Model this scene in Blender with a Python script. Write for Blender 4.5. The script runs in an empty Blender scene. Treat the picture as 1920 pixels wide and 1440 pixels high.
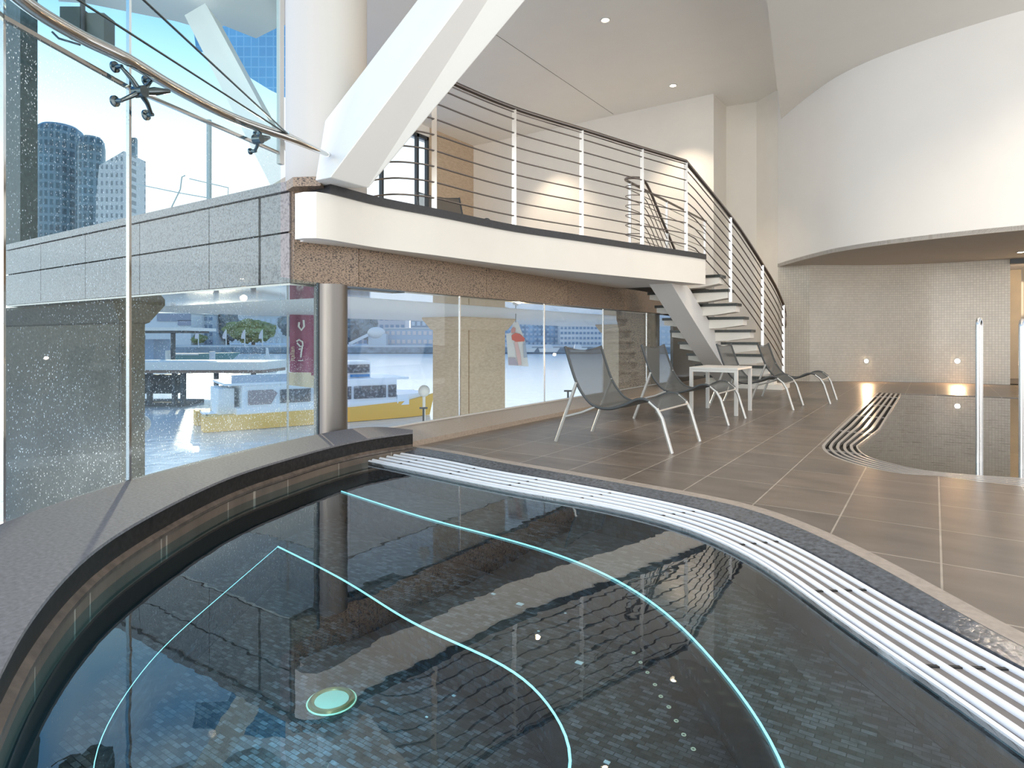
import bpy, bmesh, math, random
from mathutils import Vector, Matrix
from mathutils.geometry import tessellate_polygon
random.seed(7)
S = bpy.context.scene
COL = S.collection

# ------------------------------------------------------------------ camera, world, sun, exposure
F = 1170.0; HX, HY = 960.0, 635.0; YAW = math.radians(34.1)
FW = Vector((-math.sin(YAW), math.cos(YAW))); RT = Vector((math.cos(YAW), math.sin(YAW)))
cam = bpy.data.cameras.new('camera'); co = bpy.data.objects.new('camera', cam); COL.objects.link(co)
cam.sensor_width = 36; cam.lens = F / 1920 * 36; cam.shift_y = (HY - 720) / 1920
cam.clip_start = 0.02; cam.clip_end = 2000
co.location = (0, 0, 1); co.rotation_euler = (math.pi / 2, 0, YAW)
S.camera = co

W = bpy.data.worlds.new('sky'); S.world = W; W.use_nodes = True
nt = W.node_tree; nt.nodes.clear()
def wn(t, **k):
    n = nt.nodes.new(t)
    for a, b in k.items(): setattr(n, a, b)
    return n
wo = wn('ShaderNodeOutputWorld'); wb = wn('ShaderNodeBackground')
tc = wn('ShaderNodeTexCoord'); sp = wn('ShaderNodeSeparateXYZ'); rp = wn('ShaderNodeValToRGB')
nz = wn('ShaderNodeTexNoise'); nz.inputs['Scale'].default_value = 2.2; nz.inputs['Detail'].default_value = 5
rc = wn('ShaderNodeValToRGB'); mx = wn('ShaderNodeMix', data_type='RGBA')
nt.links.new(tc.outputs['Generated'], sp.inputs[0]); nt.links.new(sp.outputs['Z'], rp.inputs[0])
nt.links.new(tc.outputs['Generated'], nz.inputs['Vector']); nt.links.new(nz.outputs['Fac'], rc.inputs[0])
e = rp.color_ramp.elements
e[0].position = 0.0; e[0].color = (1.0, 0.98, 0.95, 1)
e[1].position = 0.75; e[1].color = (0.02, 0.14, 0.42, 1)
x = e.new(0.20); x.color = (0.95, 0.96, 0.98, 1)
x = e.new(0.34); x.color = (0.50, 0.68, 0.82, 1)
x = e.new(0.46); x.color = (0.10, 0.34, 0.70, 1)
rc.color_ramp.elements[0].position = 0.52; rc.color_ramp.elements[1].position = 0.66
nt.links.new(rc.outputs[0], mx.inputs['Factor'])
nt.links.new(rp.outputs[0], mx.inputs[6]); mx.inputs[7].default_value = (0.75, 0.80, 0.86, 1)
nt.links.new(mx.outputs[2], wb.inputs[0]); wb.inputs[1].default_value = 0.82
nt.links.new(wb.outputs[0], wo.inputs[0])

def light(name, kind, loc, energy, color=(1, 1, 1), rot=None, **k):
    l = bpy.data.lights.new(name, kind); l.energy = energy; l.color = color
    for a, b in k.items(): setattr(l, a, b)
    o = bpy.data.objects.new(name, l); COL.objects.link(o); o.location = loc
    if rot is not None: o.rotation_euler = rot
    return o
sd = Vector((0.86, -0.50, -0.113)).normalized()
sun = light('sun', 'SUN', (0, 0, 20), 1.5, (1.0, 0.80, 0.58), angle=math.radians(0.8))
sun.rotation_euler = sd.to_track_quat('-Z', 'Y').to_euler()
fill_area = light('rear_fill', 'AREA', (2.0, -9.0, 1.8), 560, (1.0, 0.95, 0.88), shape='RECTANGLE', size=14.0, size_y=5.0)  # unseen area light added behind the camera to brighten the room
fill_area.rotation_euler = Vector((-0.5, 9.5, 2.6)).to_track_quat('-Z', 'Y').to_euler()
S.view_settings.view_transform = 'Standard'; S.view_settings.look = 'None'
S.view_settings.exposure = 1.3; S.view_settings.gamma = 1; S.view_settings.use_curve_mapping = False
S.cycles.max_bounces = 12; S.cycles.transparent_max_bounces = 24; S.cycles.diffuse_bounces = 6
S.cycles.glossy_bounces = 6; S.cycles.caustics_reflective = False; S.cycles.caustics_refractive = False
S.cycles.sample_clamp_indirect = 6

# ------------------------------------------------------------------ pixel -> place helpers
def PD(px, py, d):
    """a point at depth d in front of the camera"""
    l = (px - HX) / F * d; z = 1 + (HY - py) / F * d
    v = RT * l + FW * d
    return Vector((v.x, v.y, z))
def P(px, py, z=0.0):
    return PD(px, py, (z - 1) * F / (HY - py))
def PXp(px, py, x):
    t = (px - HX) / F; return PD(px, py, x / (t * RT.x + FW.x))
def PYp(px, py, y):
    t = (px - HX) / F; return PD(px, py, y / (t * RT.y + FW.y))

def cr(pts, n=8, closed=False):
    """Catmull-Rom through the points"""
    P_ = [Vector(p) for p in pts]; out = []; m = len(P_)
    rng = range(m if closed else m - 1)
    for i in rng:
        if closed: a, b, c, d = P_[(i - 1) % m], P_[i], P_[(i + 1) % m], P_[(i + 2) % m]
        else: a, b, c, d = P_[max(i - 1, 0)], P_[i], P_[i + 1], P_[min(i + 2, m - 1)]
        for k in range(n):
            t = k / n
            out.append(0.5 * ((2 * b) + (c - a) * t + (2 * a - 5 * b + 4 * c - d) * t * t + (3 * b - a - 3 * c + d) * t ** 3))
    if not closed: out.append(P_[-1].copy())
    return out
def smooth(pts, it=12):
    p = [v.copy() for v in pts]
    for _ in range(it): p = [p[0]] + [(p[i - 1] + p[i] * 2 + p[i + 1]) / 4 for i in range(1, len(p) - 1)] + [p[-1]]
    return p
def resample(pts, n):
    L = [0]
    for a, b in zip(pts, pts[1:]): L.append(L[-1] + (b - a).length)
    out = []; j = 0
    for i in range(n):
        s = L[-1] * i / (n - 1)
        while j < len(L) - 2 and L[j + 1] < s: j += 1
        t = (s - L[j]) / max(L[j + 1] - L[j], 1e-9); out.append(pts[j].lerp(pts[j + 1], min(t, 1)))
    return out

# ------------------------------------------------------------------ materials
def mat(name, base=(0.8, 0.8, 0.8), rough=0.5, metal=0.0, var=0.0, scale=8.0, bump=0.0, spec=0.5, emit=None, es=0.0, detail=4, col2=None, sharp=None, aniso=None):
    m = bpy.data.materials.new(name); m.use_nodes = True; t = m.node_tree; b = t.nodes['Principled BSDF']
    b.inputs['Roughness'].default_value = rough; b.inputs['Metallic'].default_value = metal
    b.inputs['Specular IOR Level'].default_value = spec
    b.inputs['Base Color'].default_value = (*base, 1)
    if emit: b.inputs['Emission Color'].default_value = (*emit, 1); b.inputs['Emission Strength'].default_value = es
    if var or bump or col2:
        tcn = t.nodes.new('ShaderNodeTexCoord'); n = t.nodes.new('ShaderNodeTexNoise')
        n.inputs['Scale'].default_value = scale; n.inputs['Detail'].default_value = detail
        if aniso:
            mp = t.nodes.new('ShaderNodeMapping'); mp.inputs['Scale'].default_value = aniso
            t.links.new(tcn.outputs['Object'], mp.inputs[0]); t.links.new(mp.outputs[0], n.inputs['Vector'])
        else: t.links.new(tcn.outputs['Object'], n.inputs['Vector'])
        r = t.nodes.new('ShaderNodeValToRGB'); t.links.new(n.outputs['Fac'], r.inputs[0])
        c2 = col2 or tuple(min(1, c * (1 + var)) for c in base)
        c1 = base if col2 else tuple(c * (1 - var) for c in base)
        r.color_ramp.elements[0].color = (*c1, 1); r.color_ramp.elements[1].color = (*c2, 1)
        lo, hi = sharp or (0.3, 0.7)
        r.color_ramp.elements[0].position = lo; r.color_ramp.elements[1].position = hi
        t.links.new(r.outputs[0], b.inputs['Base Color'])
        if bump:
            bp = t.nodes.new('ShaderNodeBump'); bp.inputs['Strength'].default_value = bump; bp.inputs['Distance'].default_value = 0.01
            t.links.new(n.outputs['Fac'], bp.inputs['Height']); t.links.new(bp.outputs[0], b.inputs['Normal'])
    return m
def brick(name, c1, c2, mortar, w, h, msize, rough=0.4, axes='xy', off=(0, 0), offset=0.0, spec=0.5, bump=0.3, var=0.15, nscale=5, bias=0.0, metal=0.0, aniso=None):
    """axes picks which two object coordinates carry the grid"""
    m = bpy.data.materials.new(name); m.use_nodes = True; t = m.node_tree; b = t.nodes['Principled BSDF']
    N = t.nodes.new; L = t.links.new
    b.inputs['Roughness'].default_value = rough; b.inputs['Specular IOR Level'].default_value = spec; b.inputs['Metallic'].default_value = metal
    tcn = N('ShaderNodeTexCoord'); s = N('ShaderNodeSeparateXYZ'); c = N('ShaderNodeCombineXYZ')
    L(tcn.outputs['Object'], s.inputs[0])
    def ax(a):
        if a == 's':
            q = N('ShaderNodeMath'); q.operation = 'ADD'; L(s.outputs[0], q.inputs[0]); L(s.outputs[1], q.inputs[1]); return q.outputs[0]
        return s.outputs['xyz'.index(a)]
    for i in range(2):
        q = N('ShaderNodeMath'); q.operation = 'SUBTRACT'; L(ax(axes[i]), q.inputs[0]); q.inputs[1].default_value = off[i]; L(q.outputs[0], c.inputs[i])
    k = N('ShaderNodeTexBrick'); k.offset = offset; k.squash = 1
    k.inputs['Scale'].default_value = 1; k.inputs['Brick Width'].default_value = w; k.inputs['Row Height'].default_value = h
    k.inputs['Mortar Size'].default_value = msize; k.inputs['Mortar Smooth'].default_value = 0.1; k.inputs['Bias'].default_value = bias
    k.inputs['Color1'].default_value = (*c1, 1); k.inputs['Color2'].default_value = (*c2, 1); k.inputs['Mortar'].default_value = (*mortar, 1)
    L(c.outputs[0], k.inputs['Vector'])
    n = N('ShaderNodeTexNoise'); n.inputs['Scale'].default_value = nscale; n.inputs['Detail'].default_value = 6
    if aniso:
        mp = N('ShaderNodeMapping'); mp.inputs['Scale'].default_value = aniso; L(tcn.outputs['Object'], mp.inputs[0]); L(mp.outputs[0], n.inputs['Vector'])
    else: L(tcn.outputs['Object'], n.inputs['Vector'])
    r = N('ShaderNodeMapRange'); L(n.outputs['Fac'], r.inputs[0]); r.inputs[1].default_value = 0.3; r.inputs[2].default_value = 0.7
    r.inputs[3].default_value = 1 - var; r.inputs[4].default_value = 1 + var
    v = N('ShaderNodeVectorMath'); v.operation = 'SCALE'; L(k.outputs['Color'], v.inputs[0]); L(r.outputs[0], v.inputs['Scale'])
    L(v.outputs[0], b.inputs['Base Color'])
    bp = N('ShaderNodeBump'); bp.inputs['Strength'].default_value = bump; bp.inputs['Distance'].default_value = 0.004; bp.invert = True
    L(k.outputs['Fac'], bp.inputs['Height']); L(bp.outputs[0], b.inputs['Normal'])
    return m
def schlick(t, r0, mult=1.0, power=5.0):
    """two-sided Fresnel: r0 + (1 - r0) * facing^5; returns (socket, layer-weight node)"""
    N = t.nodes.new; L = t.links.new
    lw_ = N('ShaderNodeLayerWeight'); lw_.inputs['Blend'].default_value = 0.5
    p_ = N('ShaderNodeMath'); p_.operation = 'POWER'; L(lw_.outputs['Facing'], p_.inputs[0]); p_.inputs[1].default_value = power
    q_ = N('ShaderNodeMath'); q_.operation = 'MULTIPLY_ADD'; L(p_.outputs[0], q_.inputs[0]); q_.inputs[1].default_value = (1 - r0) * mult; q_.inputs[2].default_value = r0 * mult
    return q_.outputs[0], lw_
def glass(name, tint=(0.93, 0.97, 0.97), spots=0.0, ior=1.45, refl=1.0, sc=(60, 60, 60)):
    m = bpy.data.materials.new(name); m.use_nodes = True; t = m.node_tree; t.nodes.clear(); N = t.nodes.new; L = t.links.new
    o = N('ShaderNodeOutputMaterial'); tr = N('ShaderNodeBsdfTransparent'); tr.inputs[0].default_value = (*tint, 1)
    g = N('ShaderNodeBsdfGlossy'); g.inputs['Roughness'].default_value = 0.0
    fo, _ = schlick(t, 0.04, refl * 0.8)
    mxs = N('ShaderNodeMixShader'); L(fo, mxs.inputs[0]); L(tr.outputs[0], mxs.inputs[1]); L(g.outputs[0], mxs.inputs[2])
    last = mxs.outputs[0]
    if spots:
        tcn = N('ShaderNodeTexCoord'); vo = N('ShaderNodeTexVoronoi'); vo.inputs['Scale'].default_value = 1
        mp = N('ShaderNodeMapping'); mp.inputs['Scale'].default_value = sc
        L(tcn.outputs['Object'], mp.inputs[0]); L(mp.outputs[0], vo.inputs['Vector'])
        lt = N('ShaderNodeMapRange'); L(vo.outputs['Distance'], lt.inputs[0]); lt.inputs[1].default_value = 0.08; lt.inputs[2].default_value = 0.26
        lt.inputs[3].default_value = 1; lt.inputs[4].default_value = 0
        nn = N('ShaderNodeTexNoise'); nn.inputs['Scale'].default_value = 1.6; nn.inputs['Detail'].default_value = 4; L(tcn.outputs['Object'], nn.inputs['Vector'])
        sx = N('ShaderNodeSeparateXYZ'); L(tcn.outputs['Object'], sx.inputs[0])
        hz = N('ShaderNodeMapRange'); L(sx.outputs['Z'], hz.inputs[0]); hz.inputs[1].default_value = 0.2; hz.inputs[2].default_value = 3.4; hz.inputs[3].default_value = 1; hz.inputs[4].default_value = 0.35
        nr = N('ShaderNodeMapRange'); L(nn.outputs['Fac'], nr.inputs[0]); nr.inputs[1].default_value = 0.3; nr.inputs[2].default_value = 0.65
        ho = N('ShaderNodeSeparateColor'); L(vo.outputs['Color'], ho.inputs[0])
        a = N('ShaderNodeMath'); a.operation = 'MULTIPLY'; L(lt.outputs[0], a.inputs[0]); L(nr.outputs[0], a.inputs[1])
        a2 = N('ShaderNodeMath'); a2.operation = 'MULTIPLY'; L(a.outputs[0], a2.inputs[0]); L(hz.outputs[0], a2.inputs[1])
        a3 = N('ShaderNodeMath'); a3.operation = 'MULTIPLY'; L(a2.outputs[0], a3.inputs[0]); L(ho.outputs[0], a3.inputs[1])
        # thin film of dried spray low on the pane
        fz = N('ShaderNodeMapRange'); L(sx.outputs['Z'], fz.inputs[0]); fz.inputs[1].default_value = 0.15; fz.inputs[2].default_value = 0.75; fz.inputs[3].default_value = 0.10; fz.inputs[4].default_value = 0.0
        fn = N('ShaderNodeMath'); fn.operation = 'MULTIPLY'; L(fz.outputs[0], fn.inputs[0]); L(nr.outputs[0], fn.inputs[1])
        a4 = N('ShaderNodeMath'); a4.operation = 'MULTIPLY_ADD'; L(a3.outputs[0], a4.inputs[0]); a4.inputs[1].default_value = spots; L(fn.outputs[0], a4.inputs[2]); a4.use_clamp = True
        df = N('ShaderNodeBsdfTranslucent'); df.inputs[0].default_value = (0.92, 0.95, 0.92, 1)
        m2 = N('ShaderNodeMixShader'); L(a4.outputs[0], m2.inputs[0]); L(last, m2.inputs[1]); L(df.outputs[0], m2.inputs[2]); last = m2.outputs[0]
    L(last, o.inputs[0]); return m
def water(name, tint, bscale, bstr, ior=1.33, aniso=(1, 1, 1), power=4.0):
    m = bpy.data.materials.new(name); m.use_nodes = True; t = m.node_tree; t.nodes.clear(); N = t.nodes.new; L = t.links.new
    o = N('ShaderNodeOutputMaterial'); tr = N('ShaderNodeBsdfTransparent'); tr.inputs[0].default_value = (*tint, 1)
    g = N('ShaderNodeBsdfGlossy'); g.inputs['Roughness'].default_value = 0.0
    fo, fr = schlick(t, ((ior - 1) / (ior + 1)) ** 2, 1.0, power)
    mxs = N('ShaderNodeMixShader'); L(fo, mxs.inputs[0]); L(tr.outputs[0], mxs.inputs[1]); L(g.outputs[0], mxs.inputs[2])
    tcn = N('ShaderNodeTexCoord'); mp = N('ShaderNodeMapping'); mp.inputs['Scale'].default_value = aniso
    n = N('ShaderNodeTexNoise'); n.inputs['Scale'].default_value = bscale; n.inputs['Detail'].default_value = 2
    L(tcn.outputs['Object'], mp.inputs[0]); L(mp.outputs[0], n.inputs['Vector'])
    bp = N('ShaderNodeBump'); bp.inputs['Strength'].default_value = bstr; bp.inputs['Distance'].default_value = 0.01
    L(n.outputs['Fac'], bp.inputs['Height']); L(bp.outputs[0], g.inputs['Normal']); L(bp.outputs[0], fr.inputs['Normal'])
    L(mxs.outputs[0], o.inputs[0]); return m

M = {}
M['paint'] = mat('white_paint', (0.84, 0.80, 0.74), 0.6, var=0.015, scale=3, bump=0.03)
M['paint_cool'] = mat('cool_white_paint', (0.86, 0.84, 0.815), 0.45, var=0.01, scale=2)
M['ceil'] = mat('ceiling_paint', (0.86, 0.84, 0.80), 0.7, var=0.01, scale=2)
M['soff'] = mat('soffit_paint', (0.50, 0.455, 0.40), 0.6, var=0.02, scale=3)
M['mosaic'] = brick('wall_mosaic', (0.66, 0.61, 0.53), (0.60, 0.55, 0.475), (0.47, 0.43, 0.37), 0.055, 0.055, 0.0035, rough=0.22, axes='sz', var=0.05, nscale=1.5, bump=0.5)
M['deck'] = brick('deck_tile', (0.150, 0.116, 0.090), (0.122, 0.098, 0.080), (0.33, 0.29, 0.24), 0.465, 0.59, 0.0045, rough=0.30, axes='xy', off=(0.025, 4.55), var=0.22, nscale=2.6, bump=0.2, aniso=(1, 2.5, 1))
M['stone'] = mat('grey_stone', (0.185, 0.18, 0.19), 0.8, spec=0.08, var=0.18, scale=60, bump=0.05)
M['sill'] = mat('sill_stone', (0.36, 0.29, 0.23), 0.4, var=0.15, scale=40, bump=0.05)
M['darkstone'] = mat('dark_stone', (0.05, 0.048, 0.048), 0.3, var=0.3, scale=50)
M['wetstone'] = mat('wet_stone', (0.085, 0.095, 0.11), 0.18, var=0.45, scale=45, bump=0.15)
M['granite'] = mat('brown_granite', (0.33, 0.235, 0.165), 0.35, col2=(0.05, 0.036, 0.03), scale=52, detail=8, sharp=(0.48, 0.62), aniso=(1, 1, 2.2))

M['granite2'] = mat('polished_granite', (0.26, 0.235, 0.24), 0.10, col2=(0.11, 0.10, 0.11), scale=45, detail=8, sharp=(0.45, 0.68), spec=0.9)
M['tanstone'] = mat('tan_sandstone', (0.62, 0.50, 0.37), 0.7, col2=(0.50, 0.38, 0.27), scale=9, detail=6, aniso=(1, 1, 3))
M['pier'] = mat('dark_pier_stone', (0.10, 0.085, 0.065), 0.6, var=0.35, scale=30, detail=8)
M['steel'] = mat('brushed_steel', (0.62, 0.61, 0.60), 0.25, 1.0, var=0.05, scale=12, aniso=(1, 1, 0.05))
M['polsteel'] = mat('polished_steel', (0.70, 0.69, 0.67), 0.10, 1.0)
M['colsteel'] = mat('column_steel', (0.22, 0.205, 0.19), 0.42, 1.0, var=0.08, scale=9, aniso=(1, 1, 0.05))
M['railsteel'] = mat('rail_steel', (0.22, 0.19, 0.17), 0.28, 0.9)
M['poststeel'] = mat('post_steel', (0.74, 0.73, 0.71), 0.28, 0.95)
M['fitting'] = mat('fitting_steel', (0.16, 0.19, 0.20), 0.18, 1.0)
M['whitemetal'] = mat('white_powder_metal', (0.62, 0.61, 0.59), 0.35)
M['slat'] = mat('grating_white', (0.80, 0.81, 0.84), 0.28, var=0.04, scale=15)
M['slatwarm'] = mat('grating_steel', (0.62, 0.58, 0.54), 0.22, 0.6)
M['tray'] = mat('tray_grey', (0.17, 0.155, 0.145), 0.4, var=0.08, scale=20)
M['black'] = mat('black_gap', (0.012, 0.012, 0.012), 0.6)
M['frame'] = mat('lounger_frame', (0.50, 0.49, 0.47), 0.32, 0.4)
M['tread'] = mat('tread_stone', (0.035, 0.04, 0.038), 0.25, var=0.3, scale=30)
M['edging'] = mat('edging_stone', (0.028, 0.028, 0.032), 0.35, var=0.2, scale=30)
M['window_dark'] = mat('dark_window_frame', (0.04, 0.05, 0.06), 0.4)
M['spa'] = brick('spa_tile', (0.035, 0.032, 0.032), (0.19, 0.19, 0.21), (0.012, 0.012, 0.013), 0.045, 0.022, 0.0016, rough=0.35, axes='xy', offset=0.5, spec=0.5, var=0.5, nscale=28, bias=-0.25)
M['spaw'] = brick('spa_wall_tile', (0.030, 0.028, 0.030), (0.08, 0.085, 0.10), (0.012, 0.012, 0.013), 0.045, 0.022, 0.0016, rough=0.12, axes='sz', offset=0.5, spec=0.8, var=0.5, nscale=28, bias=-0.25)
M['led'] = mat('led_strip', (0.4, 0.8, 0.85), 0.4, emit=(0.35, 0.85, 0.95), es=0.8)
M['lampglow'] = mat('warm_lamp', (1, 0.9, 0.75), 0.4, emit=(1.0, 0.78, 0.50), es=40)
M['spaglow'] = mat('spa_lamp_lens', (0.40, 0.55, 0.42), 0.2, emit=(0.45, 0.75, 0.62), es=0.12)
M['brass'] = mat('lamp_ring', (0.55, 0.42, 0.20), 0.3, 0.8)
M['glass'] = glass('clear_glass')
M['glass_spray'] = glass('sprayed_glass', (0.88, 0.96, 0.96), spots=2.0, sc=(85, 85, 50))
M['glass_up'] = glass('upper_glass', (0.84, 0.95, 0.96), spots=0.0)
M['spa_water'] = water('spa_water', (0.62, 0.80, 0.85), 5.5, 0.05, ior=1.85)
M['pool_water'] = water('pool_water', (0.55, 0.55, 0.5), 3, 0.03, ior=1.7, power=3.0)

# sling fabric: woven mesh, partly see-through
m = bpy.data.materials.new('grey_sling_mesh'); m.use_nodes = True; t = m.node_tree; t.nodes.clear(); N = t.nodes.new; L = t.links.new
o = N('ShaderNodeOutputMaterial'); df = N('ShaderNodeBsdfPrincipled'); df.inputs['Base Color'].default_value = (0.065, 0.072, 0.073, 1); df.inputs['Roughness'].default_value = 0.6
trn = N('ShaderNodeBsdfTransparent'); mxs = N('ShaderNodeMixShader'); mxs.inputs[0].default_value = 0.24
L(df.outputs[0], mxs.inputs[1]); L(trn.outputs[0], mxs.inputs[2]); L(mxs.outputs[0], o.inputs[0]); M['sling'] = m
M['hem'] = mat('sling_hem', (0.06, 0.065, 0.068), 0.6)
M['harbour'] = None

def world_of(o):
    m_ = o.matrix_basis.copy()
    while o.parent: o = o.parent; m_ = o.matrix_basis @ m_
    return m_
# ------------------------------------------------------------------ mesh builder
class MB:
    def __init__(s): s.v = []; s.f = []
    def add(s, vs, fs):
        k = len(s.v); s.v += [tuple(v) for v in vs]; s.f += [tuple(i + k for i in f) for f in fs]; return s
    def box(s, a, b):
        (x0, y0, z0), (x1, y1, z1) = a, b
        x0, x1 = min(x0, x1), max(x0, x1); y0, y1 = min(y0, y1), max(y0, y1); z0, z1 = min(z0, z1), max(z0, z1)
        return s.add([(x0, y0, z0), (x1, y0, z0), (x1, y1, z0), (x0, y1, z0), (x0, y0, z1), (x1, y0, z1), (x1, y1, z1), (x0, y1, z1)],
                     [(0, 3, 2, 1), (4, 5, 6, 7), (0, 1, 5, 4), (1, 2, 6, 5), (2, 3, 7, 6), (3, 0, 4, 7)])
    def obox(s, c, ux, uy, uz):
        """box from centre and three half-axis vectors"""
        c, ux, uy, uz = map(Vector, (c, ux, uy, uz))
        vs = [c + ux * i + uy * j + uz * k for k in (-1, 1) for i, j in ((-1, -1), (1, -1), (1, 1), (-1, 1))]
        return s.add(vs, [(0, 3, 2, 1), (4, 5, 6, 7), (0, 1, 5, 4), (1, 2, 6, 5), (2, 3, 7, 6), (3, 0, 4, 7)])
    def bar(s, a, b, w, h, up=(0, 0, 1)):
        a, b = Vector(a), Vector(b); d = (b - a).normalized(); up = Vector(up)
        sd_ = d.cross(up)
        if sd_.length < 1e-4: sd_ = d.cross(Vector((1, 0, 0)))
        sd_.normalize(); u = sd_.cross(d).normalized()
        return s.obox((a + b) / 2, (b - a) / 2, sd_ * w / 2, u * h / 2)
    def tube(s, pts, r, n=10, closed=False, radii=None):
        pts = [Vector(p) for p in pts]; m = len(pts); rings = []
        pu = None
        for i, p in enumerate(pts):
            if closed: d = pts[(i + 1) % m] - pts[i - 1]
            else: d = pts[min(i + 1, m - 1)] - pts[max(i - 1, 0)]
            d.normalize()
            u = pu - d * pu.dot(d) if pu is not None else (Vector((0, 0, 1)).cross(d) if abs(d.z) < 0.95 else Vector((1, 0, 0)).cross(d))
            if u.length < 1e-5: u = Vector((1, 0, 0)).cross(d)
            u.normalize(); pu = u; w = d.cross(u); rr = radii[i] if radii else r
            rings.append([p + (u * math.cos(2 * math.pi * k / n) + w * math.sin(2 * math.pi * k / n)) * rr for k in range(n)])
        vs = [v for rg in rings for v in rg]; fs = []
        for i in range(m if closed else m - 1):
            j = (i + 1) % m
            for k in range(n): fs.append((i * n + k, i * n + (k + 1) % n, j * n + (k + 1) % n, j * n + k))
        if not closed: fs += [tuple(range(n))[::-1], tuple((m - 1) * n + k for k in range(n))]
        return s.add(vs, fs)
    def cyl(s, c, r, z0, z1, n=40, r1=None):
        return s.tube([(c[0], c[1], z0), (c[0], c[1], z1)], r, n, radii=[r, r if r1 is None else r1])
    def ribbon(s, A, B, t=0.02):
        """solid band between two curves (t thick, downwards)"""
        n = len(A); vs = []; fs = []
        dn = Vector((0, 0, -t))
        for a, b in zip(A, B): vs += [a, b, b + dn, a + dn]
        for i in range(n - 1):
            p, q = i * 4, i * 4 + 4
            for k in range(4): fs.append((p + k, p + (k + 1) % 4, q + (k + 1) % 4, q + k))
        fs += [(0, 1, 2, 3), (n * 4 - 1, n * 4 - 2, n * 4 - 3, n * 4 - 4)]
        return s.add(vs, fs)
    def wall(s, C, z0, z1, th=0.1, side=1):
        """vertical wall along plan curve C with thickness th on one side"""
        n = len(C); vs = []; fs = []
        for i, c in enumerate(C):
            d = (C[min(i + 1, n - 1)] - C[max(i - 1, 0)]); d = Vector((d.x, d.y, 0)).normalized(); nn = Vector((-d.y, d.x, 0)) * th * side
            a = Vector((c.x, c.y, 0)); b = a + nn
            vs += [(a.x, a.y, z0), (b.x, b.y, z0), (b.x, b.y, z1), (a.x, a.y, z1)]
        for i in range(n - 1):
            p, q = i * 4, i * 4 + 4
            for k in range(4): fs.append((p + k, p + (k + 1) % 4, q + (k + 1) % 4, q + k))
        fs += [(0, 1, 2, 3), (n * 4 - 1, n * 4 - 2, n * 4 - 3, n * 4 - 4)]
        return s.add(vs, fs)
    def prism(s, loops, z0, z1):
        """flat polygon (first loop) with holes, extruded from z0 to z1"""
        lp = [[Vector((p[0], p[1], 0)) for p in l] for l in loops]
        flat = [p for l in lp for p in l]; tri = tessellate_polygon(lp); n = len(flat)
        vs = [(p.x, p.y, z0) for p in flat] + [(p.x, p.y, z1) for p in flat]
        fs = [tuple(t_) for t_ in tri] + [tuple(i + n for i in t_) for t_ in tri]
        k = 0
        for l in lp:
            m = len(l)
            for i in range(m): j = (i + 1) % m; fs.append((k + i, k + j, k + j + n, k + i + n))
            k += m
        return s.add(vs, fs)
    def prof(s, pts, origin, ua, ub, ext):
        """polygon in plane (ua, ub) at origin, extruded by vector ext"""
        o_, ua, ub, ext = map(Vector, (origin, ua, ub, ext))
        a = [o_ + ua * p[0] + ub * p[1] for p in pts]; n = len(a)
        fs = [tuple(range(n)), tuple(range(2 * n - 1, n - 1, -1))] + [(i, (i + 1) % n, n + (i + 1) % n, n + i) for i in range(n)]
        return s.add(a + [p + ext for p in a], fs)
    def sphere(s, c, r, n=16, sz=1.0, sx=1.0):
        c = Vector(c); vs = []; fs = []
        h = n // 2
        for i in range(h + 1):
            th = math.pi * i / h
            for k in range(n):
                ph = 2 * math.pi * k / n
                vs.append(c + Vector((r * sx * math.sin(th) * math.cos(ph), r * math.sin(th) * math.sin(ph), r * sz * math.cos(th))))
        for i in range(h):
            for k in range(n): fs.append((i * n + k, (i + 1) * n + k, (i + 1) * n + (k + 1) % n, i * n + (k + 1) % n))
        return s.add(vs, fs)
    def build(s, name, m, parent=None, smooth=False, bevel=0, loc=None):
        me = bpy.data.meshes.new(name); me.from_pydata(s.v, [], s.f)
        bm = bmesh.new(); bm.from_mesh(me)
        bmesh.ops.remove_doubles(bm, verts=bm.verts, dist=1e-6)
        bmesh.ops.recalc_face_normals(bm, faces=bm.faces); bm.to_mesh(me); bm.free()
        o_ = bpy.data.objects.new(name, me); COL.objects.link(o_); me.materials.append(M[m] if isinstance(m, str) else m)
        if smooth:
            me.shade_smooth(); me.set_sharp_from_angle(angle=math.radians(smooth if smooth is not True else 40))
        if bevel:
            b = o_.modifiers.new('bevel', 'BEVEL'); b.width = bevel; b.segments = 2; b.limit_method = 'ANGLE'
        if parent: o_.parent = parent; o_.matrix_parent_inverse = Matrix.Identity(4); 
        if parent and not loc: # mesh given in world coordinates: shift to the parent's frame
            me.transform(world_of(parent).inverted())
        return o_
def tag(o, label=None, cat=None, group=None, kind=None):
    if label: o['label'] = label
    if cat: o['category'] = cat
    if group: o['group'] = group
    if kind: o['kind'] = kind
    return o
def thing(name, label, cat, loc=(0, 0, 0), rz=0, group=None):
    o = bpy.data.objects.new(name, None); COL.objects.link(o); o.location = loc; o.rotation_euler = (0, 0, rz)
    o.matrix_basis = Matrix.Translation(loc) @ Matrix.Rotation(rz, 4, 'Z')
    return tag(o, label, cat, group)
def struct(o): o['kind'] = 'structure'; return o
def copy_tree(o, parent=None):
    c = o.copy(); COL.objects.link(c)
    if parent: c.parent = parent
    for ch in list(o.children): copy_tree(ch, c)
    return c

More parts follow.
